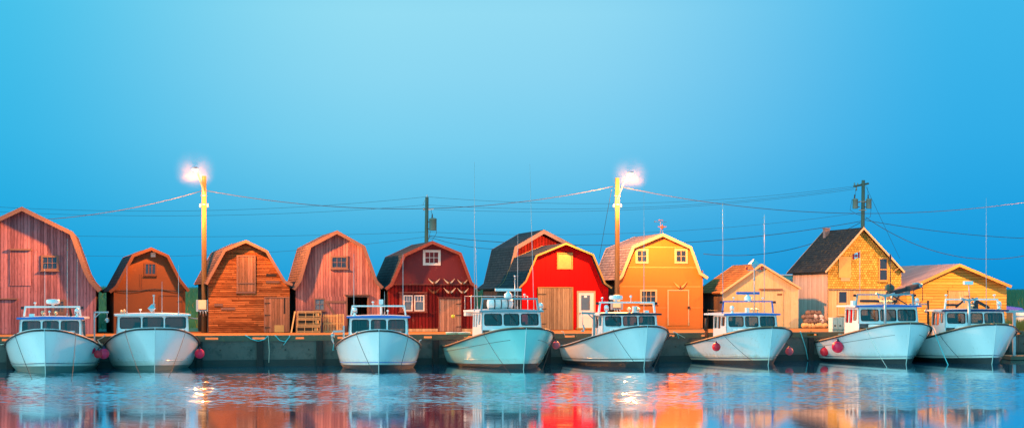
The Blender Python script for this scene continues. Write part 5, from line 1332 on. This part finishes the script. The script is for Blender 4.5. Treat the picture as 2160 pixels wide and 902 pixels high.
# ------------------------------------------------------------------ lobster traps and slatted pallets against the pinkish barn
def trap(loc, rz, label):
    t = thing('lobster_trap', label, 'lobster trap', loc, rz, 'lobster traps stacked against the pinkish barn')
    m = MB(); Lx, Dy, Hz = 1.28, .55, .36
    for x in (-Lx/2, -Lx/6, Lx/6, Lx/2):
        m.bar((x, -Dy/2, 0), (x, -Dy/2, Hz), .03); m.bar((x, Dy/2, 0), (x, Dy/2, Hz), .03); m.bar((x, -Dy/2, .015), (x, Dy/2, .015), .03); m.bar((x, -Dy/2, Hz), (x, Dy/2, Hz), .03)
    for y in (-Dy/2, Dy/2):
        for z in (.015, Hz): m.bar((-Lx/2, y, z), (Lx/2, y, z), .032)
    m.build('trap_frame', 'trap_wood', t)
    m = MB()
    for i in range(7):
        y = -Dy/2 + Dy * (i + .5) / 7; m.bar((-Lx/2, y, Hz + .02), (Lx/2, y, Hz + .02), .035, .012)
    for z in (.09, Hz - .06): m.bar((-Lx/2, -Dy/2 - .018, z), (Lx/2, -Dy/2 - .018, z), .012, .03)
    for z in (.07, .14, .21, .28): m.bar((-Lx/2 - .018, -Dy/2, z), (-Lx/2 - .018, Dy/2, z), .012, .03)
    m.build('laths', 'trap_wood', t)
    m = MB(); m.box(-Lx/2 + .03, -Dy/2 + .08, .03, Lx/2 - .03, Dy/2 - .03, Hz - .05); m.build('netting', 'net', t)
    m = MB(); m.lathe([(.10, -.02), (.12, 0), (.10, .02)], (Lx/3, -Dy/2 + .06, Hz/2), 12, axis='Y'); m.build('entry_ring', 'trap_wood', t)
    return t
for k, (lab, dx) in enumerate((('lowest of three slatted lobster traps stacked by the pinkish barn', 0), ('middle of three slatted lobster traps stacked by the pinkish barn', .03), ('topmost of three slatted lobster traps stacked by the pinkish barn', .05))):
    x, _ = f4.P(650, 699, .55); p = f4.O + Vector((x * CA + .55 * SA + dx, x * SA - .55 * CA, .0)); p.z = ZD + k * .405 + .01
    trap(p, A + R((-2, 1.5, 0)[k]), lab)
def pallet(px, off, h, w_, lean, rz, label, mat='trap_wood'):
    x, _ = f4.P(px, 699, off); p = f4.O + Vector((x * CA + off * SA, x * SA - off * CA, .0)); p.z = ZD + .005
    t = thing('slatted_pallet', label, 'pallet', p, A + rz, 'slatted wooden racks leaning on the pinkish barn')
    Mx = Matrix.Rotation(lean, 4, 'X')
    m = MB(); n = int(w_ / .085)
    for i in range(n): x = -w_/2 + w_ * (i + .5) / n; m.box(x - .022, -.012, 0, x + .022, .008, h, 0, Mx)
    m.build('slats', mat, t)
    m = MB()
    for z in (.06, h / 2, h - .08): m.box(-w_/2, .009, z - .04, w_/2, .075, z + .04, 0, Mx)
    for x in (-w_/2, w_/2 - .04): m.box(x, -.04, 0, x + .05, -.013, h, 0, Mx)
    m.build('bearers', mat, t)
pallet(685, .45, 1.0, .42, R(-10), R(0), 'dark grey slatted rack between the lobster traps and the orange racks', 'trim_grey')
pallet(700, .5, 1.02, .95, R(-6), R(-2), 'orange-lit slatted rack leaning beside the lobster traps')
pallet(718, .62, 1.04, .40, R(-3), R(8), 'narrow orange-lit slatted rack, nearest the open doorway')
x, _ = f3.P(619, 699, .3); p = f3.O + Vector((x * CA + .3 * SA, x * SA - .3 * CA, 0))
o = thing('plank', 'loose pale plank leaning upright between the brown and pinkish barns', 'plank', p, A)
m = MB(); m.bar((-.12, 0, .0), (.12, .25, 1.2), .09, .03); m.build('board', 'trap_wood', o)

# ------------------------------------------------------------------ old float balls heaped by the shingled house
rb = random.Random(14); nb = 0
fh = f10
rows = [(9, 0), (8, 1), (7, 2), (5, 3)]
for cnt, row in rows:
    for i in range(cnt):
        for dep in range(2):
            if dep == 1 and row == 3: continue
            px = 1697 + (i + .5 * (row % 2)) * 5.6 + rb.uniform(-1.5, 1.5) + (6 if row == 3 else 0)
            off = 1.3 - row * .22 + (-.45 if dep else 0)
            x, _ = fh.P(px - (2 if dep else 0), 690, off)
            p = fh.O + Vector((x * CA + off * SA, x * SA - off * CA, 0)); rr = rb.uniform(.15, .20)
            p.z = ZD + .17 + row * .27 + rb.uniform(-.02, .03)
            if row == 0 and dep == 0: mt_, lb = 'ball_tan', 'float ball coloured tan as lamplit, front row of the heap by the shingled house'  # lamplight on the front row is put into a lighter tan colour
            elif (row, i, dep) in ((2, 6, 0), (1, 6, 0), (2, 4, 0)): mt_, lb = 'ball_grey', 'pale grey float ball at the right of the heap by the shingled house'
            else: mt_, lb = 'ball_dark', 'old float ball coloured dark as shaded, in the heap by the shingled house'  # shade of the heap is put into a darker ball colour
            o = thing('float_ball', lb, 'float ball', p, rb.uniform(0, 6), 'old float balls heaped by the shingled house')
            m = MB(); m.ball((0, 0, 0), rr, 0, 14, 10, .96); m.build('ball', mt_, o)
            m = MB(); m.lathe([(.035, rr * .9), (.05, rr), (.03, rr * 1.12)], (0, 0, 0), 8); e = m.build('eye', 'iron', o); e.rotation_euler = (rb.uniform(-1.2, 1.2), rb.uniform(-1.2, 1.2), 0)
# mooring lines to the wharf
def wpt(px, py, v=-.1):
    """photo point on the wharf face"""
    u = u_at(px, v); p = WW(u, v, 0); p.z = ZC - (py - HY) * p.y / F; return p
rope([to_world(R1[0], R1[1].pt(.55, R1[1].zsh(.55), 1)), wpt(206, 716), wpt(215, 712), wpt(222, 706)], .03, 'rope_pale', 'pale rope tying the leftmost boat to the wharf beside the buoys')
p0 = to_world(R1[0], R1[1].pt(.62, R1[1].zsh(.62), 1))
m = MB(); rr_ = random.Random(2)
for k in range(4): m.tube([(.17 * math.cos(a) * (1 - .1 * k) + .02 * rr_.uniform(-1, 1), .12 * math.sin(a), .03 + .04 * k + .02 * math.sin(2 * a)) for a in [i * .42 for i in range(16)]], .022, 6)
o = m.build('rope_coil', 'rope_pale'); o.location = to_world(R1[0], R1[1].pt(.64, R1[1].zsh(.64), 1, .1)) + Vector((0, 0, .03)); tag(o, 'pale coil of rope on the rail above the dark pink buoy', 'rope coil')
rope([wpt(517, 706), wpt(530, 714), wpt(545, 719), wpt(558, 715), wpt(566, 707)], .028, 'rope_blue', 'turquoise rope looped on the wharf face, left of the two loops')
rope([wpt(580, 706), wpt(590, 717), wpt(602, 720), wpt(612, 708)], .026, 'rope_blue', 'turquoise rope looped on the wharf face, right of the two loops')
rope([wpt(566, 708), wpt(568, 740), wpt(567, 764)], .014, 'rope_pale', 'thin pale rope hanging down the wharf face into the water')
rope([wpt(612, 706), wpt(606, 716), wpt(598, 727)], .018, 'rope_blue', 'short turquoise rope end hanging on the wharf face')
rope([wpt(703, 713), wpt(704, 727), wpt(702, 738), wpt(705, 737)], .02, 'rope_blue', 'short turquoise rope hanging left of the blue-roofed boat')
rope([wpt(1688, 698), wpt(1694, 716), wpt(1700, 735), wpt(1704, 757)], .024, 'rope_blue', 'turquoise rope hanging down the wharf into the water, left of the flag boat')
rope([to_world(R6[0], R6[1].pt(.97, R6[1].zsh(.97), -1)), wpt(1432, 712), wpt(1428, 702), wpt(1420, 699)], .022, 'rope_blue', 'turquoise stern line from the rust-streaked boat to the wharf')
rope([to_world(R6[0], R6[1].pt(.9, R6[1].zsh(.9), -1)), wpt(1445, 712), wpt(1425, 701)], .016, 'rope_pale', 'second pale stern line from the rust-streaked boat to the wharf')
rope([to_world(R5[0], R5[1].pt(.97, R5[1].zsh(.97), 1)), wpt(1190, 705), wpt(1188, 699), wpt(1184, 698)], .024, 'rope_pale', 'pale stern line of the black-roofed boat at the wharf curb')
rope([wpt(0, 726), wpt(10, 725), wpt(22, 722)], .016, 'rope_pale', 'pale rope at the left picture edge, tying the leftmost boat')
# rusty mooring post at the curb
p = wpt(1489, 696, -.14); o = thing('mooring_post', 'thin rusty mooring post standing at the wharf face left of the rust-streaked boat', 'mooring post', (p.x, p.y, -.5))
m = MB(); m.tube([(0, 0, 0), (0, 0, ZC - (672 - HY) * p.y / F + .5)], .06, 8); m.build('post', 'trim_brown', o)
m = MB(); m.lathe([(.065, 0), (.075, .02), (.065, .05)], (0, 0, ZC - (672 - HY) * p.y / F + .5), 8); m.build('post_cap', 'iron', o)
# right edge: gantry frame, tarp covered load, white tank
p = W(2139, 0, 80.5); o = thing('hoist_frame', 'grey-green metal hoist frame at the right edge by the rightmost boat', 'hoist', (p.x, p.y, 0))
z1 = ZC - (658 - HY) * 80.5 / F
m = MB(); m.bar((0, 0, .2), (0, 0, z1), .14); m.bar((.0, 3.2, .2), (0, 3.2, z1), .12); m.bar((2.2, 0, .2), (2.2, 0, z1), .14); m.build('frame_post', 'galv', o)
m = MB(); m.bar((-.45, 0, z1 + .05), (2.8, 0, z1 + .05), .13); m.bar((-.1, 0, z1 - .22), (2.3, 0, z1 - .22), .07); m.build('top_beam', 'galv', o)
m = MB(); m.box(-.3, -.4, .02, 2.6, 3.4, .22); m.build('float_base', 'curb', o)
p = W(2122, 0, 106); o = thing('covered_trailer', 'load under a bright blue tarpaulin behind the rightmost shed', 'trailer', (p.x, p.y, ZD), 0)
za = ZC - (655 - HY) * 106 / F - ZD; zb_ = ZC - (646 - HY) * 106 / F - ZD
m = MB(); m.add([(-.7, 0, za), (1.3, 0, za), (1.3, 1.6, za), (-.7, 1.6, za), (-.55, .1, zb_ - .05), (.2, .15, zb_ + .04), (1.15, .1, zb_ - .08), (1.15, 1.5, zb_ - .08), (.2, 1.5, zb_ + .04), (-.55, 1.5, zb_ - .05)], [(0,3,2,1), (0,1,6,5,4), (1,2,7,6), (2,3,9,8,7), (3,0,4,9), (4,5,8,9), (5,6,7,8)]); m.build('tarpaulin', 'tarp_blue', o, bevel=.04)
m = MB(); m.box(-.6, .1, .35, 1.2, 1.5, za - .01); m.build('trailer_bed', 'curb', o)
for x in (-.3, .9):
    m = MB(); m.lathe([(.1, -.06), (.26, -.06), (.28, 0), (.26, .06), (.1, .06)], (x, .0, .28), 16, axis='Y'); m.build('wheel', 'gasket', o)
p = W(2153, 0, 104); o = thing('water_tank', 'pale blue-white plastic tank at the right picture edge', 'tank', (p.x, p.y, ZD))
m = MB(); m.lathe([(.42, 0), (.45, .08), (.45, .8), (.40, .92), (.15, .98)], (0, 0, 0), 18); m.build('tank_shell', 'gel2', o)
m = MB(); m.lathe([(.16, .97), (.17, 1.05), (.02, 1.07)], (0, 0, 0), 14); m.build('lid', 'crate_dark', o)
# small greenhouse-like box building far behind the pale shed
p = W(1672, 0, 150); o = thing('distant_shed', 'small pale teal shed glimpsed behind the pale shed and the shingled house', 'shed', (p.x, p.y, ZD))
hh = ZC - (581 - HY) * 150 / F - ZD
m = MB(); m.box(-1.5, 0, 0, 1.6, 4, hh); m.build('wall', 'crate_dark', o)
m = MB(); m.box(-1.6, -.15, hh, 1.7, 4.1, hh + .12); m.build('roof', 'galv', o)
m = MB()
for i in range(3): m.box(-1.3 + i, -.02, hh - 1.1, -.5 + i, -.002, hh - .3)
m.build('window', 'window_blue', o)
WATER_R0 = .052; WDX, WDY = .11, .025; WAVE0, WAVE1 = .004, .075
SKY_S = 1.0
AFTER = (1.1, 2.45, 2.7); ZEN = (.01, .30, .58); BACK = 1.5
LAMP_W = (13500., 14500., 13500., 2500.); LAMP_C = (1.0, .31, .06)
HAZE = 0; EXPO = 0.
HALO_R, HALO_D = 1.2, .011
LSIGN, LSIDE = -1., 3.2
# ------------------------------------------------------------------ water
m, nt, out = new_mat('harbour_water'); g = G(nt)
vec, x, y, z = g.xyz()
u = g.math('ADD', g.math('MULTIPLY', x, CA), g.math('MULTIPLY', y, SA))
gl = g.n('BsdfGlossy'); g.put(gl.inputs['Color'], (.86, .96, 1.0)); gl.inputs['Roughness'].default_value = WATER_R0
df = g.n('BsdfDiffuse'); g.put(df.inputs['Color'], (.001, .09, .17))
fz = g.n('Fresnel'); fz.inputs['IOR'].default_value = 1.33
mx = g.n('MixShader'); g.put(mx.inputs[0], g.math('MAXIMUM', fz.outputs[0], .86)); nt.links.new(df.outputs[0], mx.inputs[1]); nt.links.new(gl.outputs[0], mx.inputs[2]); nt.links.new(mx.outputs[0], out.inputs[0])
M['water'] = m
# real wavelets: calm by the boats, ruffled further out, calmer again in front
import numpy as np
def ss(v, a, b):
    t = np.clip((v - a) / (b - a), 0, 1); return t * t * (3 - 2 * t)
xs = np.arange(-30, 30.01, WDX); ys = np.arange(36, 68.6, WDY); nx, ny = len(xs), len(ys)
GX, GY = np.meshgrid(xs, ys)
rs = np.random.RandomState(4)
Hs = np.zeros_like(GX); slope2 = 0.
for i in range(46):
    lam = .085 * (3.6 ** rs.rand()); th = rs.normal(0, .5); k = 2 * np.pi / lam
    a = lam ** .9 * .5; kx, ky = k * np.sin(th), k * np.cos(th)
    Hs += a * np.sin(kx * GX + ky * GY + rs.rand() * 6.28); slope2 += (a * k) ** 2 / 2
Hs /= math.sqrt(slope2)                              # rms slope 1
def lf(sx, sy, n=9):
    o = np.zeros_like(GX)
    for i in range(n):
        o += np.sin(GX * rs.normal(0, 1) * sx + GY * rs.normal(0, 1) * sy + rs.rand() * 6.28)
    return o / math.sqrt(n / 2.)
wob = lf(.12, .25); patch = lf(.22, 1.1)
ruf = ss(GY + 1.6 * wob, 43.5, 50.) * (1 - ss(GY + .12 * wob, 66.3, 67.2))
amp = WAVE0 + ruf * (WAVE1 + .22 * WAVE1 * np.clip(patch, -1.8, 1.8)) + WAVE0 * .9 * np.clip(lf(.08, .5), 0, 2) * ss(GY, 36, 46)
edge_ = ss(np.minimum(GX + 30, 30 - GX), 0, 1.5) * ss(np.minimum(GY - 36, 68.55 - GY), 0, 1.)
Zs = Hs * np.maximum(amp, 0) * edge_
co = np.stack([GX, GY, Zs], -1).reshape(-1, 3)
far = np.array([(-2600, -2600, 0), (2600, -2600, 0), (2600, 2600, 0), (-2600, 2600, 0)], float)
idx = np.arange(nx * ny).reshape(ny, nx)
q = np.stack([idx[:-1, :-1], idx[:-1, 1:], idx[1:, 1:], idx[1:, :-1]], -1).reshape(-1, 4)
n0 = nx * ny; c0, c1, c2, c3 = idx[0, 0], idx[0, -1], idx[-1, -1], idx[-1, 0]
q = np.vstack([q, [[n0, n0+1, c1, c0], [n0+1, n0+2, c2, c1], [n0+2, n0+3, c3, c2], [n0+3, n0, c0, c3]]])
me = bpy.data.meshes.new('water'); co = np.vstack([co, far])
me.vertices.add(len(co)); me.vertices.foreach_set('co', co.ravel().astype(np.float32))
me.loops.add(q.size); me.loops.foreach_set('vertex_index', q.ravel().astype(np.int32))
me.polygons.add(len(q)); me.polygons.foreach_set('loop_start', (np.arange(len(q)) * 4).astype(np.int32)); me.polygons.foreach_set('loop_total', np.full(len(q), 4, np.int32))
smf = np.ones(len(q), bool); smf[-4:] = False
me.polygons.foreach_set('use_smooth', smf)
me.update(calc_edges=True); me.validate(); me.materials.append(m)
o = bpy.data.objects.new('water', me); COL.objects.link(o); tag(o, kind='structure')

# ------------------------------------------------------------------ sky, at dusk
w = bpy.data.worlds.new('World'); bpy.context.scene.world = w; w.use_nodes = True
nt = w.node_tree; nt.nodes.clear(); g = G(nt)
outw = nt.nodes.new('ShaderNodeOutputWorld'); bg = nt.nodes.new('ShaderNodeBackground')
tc = g.n('TexCoord'); sp = g.n('SeparateXYZ'); g.put(sp.inputs[0], tc.outputs['Generated'])
X, Yv, Z = sp.outputs
el = g.math('ABSOLUTE', Z)
def rngw(v, a, b, c=0., e=1.):
    mr = g.n('MapRange', interpolation_type='SMOOTHSTEP'); g.put(mr.inputs[0], v); mr.inputs[1].default_value = a; mr.inputs[2].default_value = b; mr.inputs[3].default_value = c; mr.inputs[4].default_value = e; return mr.outputs[0]
# deep blue to the sides, a paler patch of sky over the harbour
edge = g.ramp(el, [(0., (.003, .29, .66)), (.02, (.005, .33, .72)), (.06, (.017, .395, .765)), (.10, (.032, .445, .80)), (.19, (.055, .51, .83)), (.33, (.05, .42, .70)), (1., ZEN)])
mid_ = g.ramp(el, [(0., (.016, .34, .69)), (.016, (.021, .366, .716)), (.04, (.051, .435, .76)), (.065, (.11, .53, .82)), (.10, (.188, .62, .87)), (.14, (.25, .67, .89)), (.18, (.29, .71, .90)), (.33, (.10, .46, .72)), (1., ZEN)])
az = g.math('ARCTAN2', X, Yv)
daz = g.math('ABSOLUTE', g.math('ADD', az, .025))
col = g.mix(rngw(daz, R(18.5), R(2.5)), edge, mid_)
bk_ = rngw(Yv, -.5, .5, BACK, 1.0)
lr = g.math('MULTIPLY', rngw(X, -.32, .32, 1.05, .94), bk_)
vm = g.n('VectorMath', operation='MULTIPLY'); g.put(vm.inputs[0], col); g.put(vm.inputs[1], g.comb(lr, g.math('MULTIPLY', lr, rngw(Yv, -.5, .5, 1.18, 1.0)), g.math('MULTIPLY', bk_, rngw(Yv, -.5, .5, .92, 1.0)))); col = vm.outputs[0]
# afterglow behind the camera, to the left
d2 = g.n('VectorMath', operation='DOT_PRODUCT'); g.put(d2.inputs[0], tc.outputs['Generated']); d2.inputs[1].default_value = Vector((-.86, -.50, .22)).normalized()
ag = rngw(d2.outputs['Value'], .45, 1.0)
col2 = g.mix(ag, col, AFTER)
sky = g.n('TexSky', sky_type='NISHITA'); sky.sun_disc = False; sky.sun_elevation = R(1); sky.sun_rotation = R(240)
sk = g.n('VectorMath', operation='SCALE'); g.put(sk.inputs[0], sky.outputs[0]); sk.inputs['Scale'].default_value = .001
ad = g.n('VectorMath', operation='ADD'); g.put(ad.inputs[0], col2); g.put(ad.inputs[1], sk.outputs[0])
g.put(bg.inputs[0], ad.outputs[0]); bg.inputs[1].default_value = SKY_S
nt.links.new(bg.outputs[0], outw.inputs[0])

# ------------------------------------------------------------------ the lamps' light
for i, (lp, lab) in enumerate(LAMPS):
    ld = bpy.data.lights.new('lamp_light', 'POINT'); ld.energy = LAMP_W[i]; ld.color = LAMP_C; ld.shadow_soft_size = .24
    # a road lantern's spread: most of it thrown out sideways, little straight down, nearly none upwards
    ld.use_nodes = True; ln_ = ld.node_tree; g = G(ln_); em = [n for n in ln_.nodes if n.type == 'EMISSION'][0]
    tcx = g.n('TexCoord'); spx = g.n('SeparateXYZ'); g.put(spx.inputs[0], tcx.outputs['Normal']); dn = g.math('MULTIPLY', spx.outputs[2], LSIGN)
    def rg_(v, a, b, c, e):
        mr = g.n('MapRange', interpolation_type='SMOOTHSTEP'); g.put(mr.inputs[0], v)
        for q_, w_ in zip((1, 2, 3, 4), (a, b, c, e)): mr.inputs[q_].default_value = w_
        return mr.outputs[0]
    g.put(em.inputs['Strength'], g.math('MULTIPLY', rg_(dn, .40, .78, LSIDE, .62), rg_(dn, .0, .3, .30, 1.)))
    lo = bpy.data.objects.new('lamp_light', ld); COL.objects.link(lo); lo.location = lp
# scattering spheres added to imitate the glare halo around the lit lamp heads
mm = bpy.data.materials.new('lamp_halo'); mm.use_nodes = True; mn = mm.node_tree; mn.nodes.clear(); g = G(mn)
ho = mn.nodes.new('ShaderNodeOutputMaterial'); pv = mn.nodes.new('ShaderNodeVolumeScatter')
tc2 = g.n('TexCoord'); ln = g.n('VectorMath', operation='LENGTH'); g.put(ln.inputs[0], tc2.outputs['Object'])
fall = g.math('POWER', g.math('MAXIMUM', g.math('SUBTRACT', 1.0, g.math('DIVIDE', ln.outputs['Value'], HALO_R)), 0.), 1.4)
nz = g.noise(tc2.outputs['Object'], 1.6, 2, .5)
pv.inputs['Color'].default_value = (1, .85, .78, 1); pv.inputs['Anisotropy'].default_value = 0
g.put(pv.inputs['Density'], g.math('MULTIPLY', g.math('MULTIPLY', fall, g.math('MINIMUM', g.math('MULTIPLY', ln.outputs['Value'], 1.6), 1.0)), HALO_D))
mn.links.new(pv.outputs[0], ho.inputs['Volume']); M['lamp_halo'] = mm
for i in range(2):
    mb = MB(); mb.ball((0, 0, 0), HALO_R, 0, 20, 14); mo = mb.build('lamp_halo', 'lamp_halo'); mo.location = LAMPS[i][0] + Vector((0, 0, .2))
    tag(mo, ('added halo sphere glowing around the lit lamp on the left pole', 'added halo sphere glowing around the lit lamp on the middle pole')[i], 'mist', kind='stuff')
if HAZE:
    hm = bpy.data.materials.new('air_haze'); hm.use_nodes = True; hn = hm.node_tree; hn.nodes.clear()
    ho = hn.nodes.new('ShaderNodeOutputMaterial'); pv = hn.nodes.new('ShaderNodeVolumePrincipled')
    pv.inputs['Color'].default_value = (.75, .9, 1, 1); pv.inputs['Density'].default_value = HAZE; pv.inputs['Anisotropy'].default_value = .3
    hn.links.new(pv.outputs[0], ho.inputs['Volume'])
    mb = MB(); mb.box(-2620, -2620, -3.6, 2620, 3800, 60); M['haze'] = hm
    tag(mb.build('haze', 'haze'), kind='stuff')
# ------------------------------------------------------------------ camera
cd = bpy.data.cameras.new('camera'); cam = bpy.data.objects.new('camera', cd); COL.objects.link(cam)
cam.location = (0, 0, ZC); cam.rotation_euler = (R(90), 0, 0)
cd.sensor_width = 36; cd.lens = 36 * F / 2160; cd.shift_x = 0; cd.shift_y = (HY - 451) / 2160
cd.clip_start = .5; cd.clip_end = 9000
sc_ = bpy.context.scene; sc_.camera = cam
sc_.render.engine = 'CYCLES'
sc_.view_settings.view_transform = 'Standard'; sc_.view_settings.look = 'None'; sc_.view_settings.exposure = EXPO; sc_.view_settings.gamma = 1
sc_.cycles.max_bounces = 6; sc_.cycles.diffuse_bounces = 2; sc_.cycles.glossy_bounces = 3; sc_.cycles.transparent_max_bounces = 12; sc_.cycles.volume_bounces = 0
sc_.cycles.sample_clamp_indirect = 6
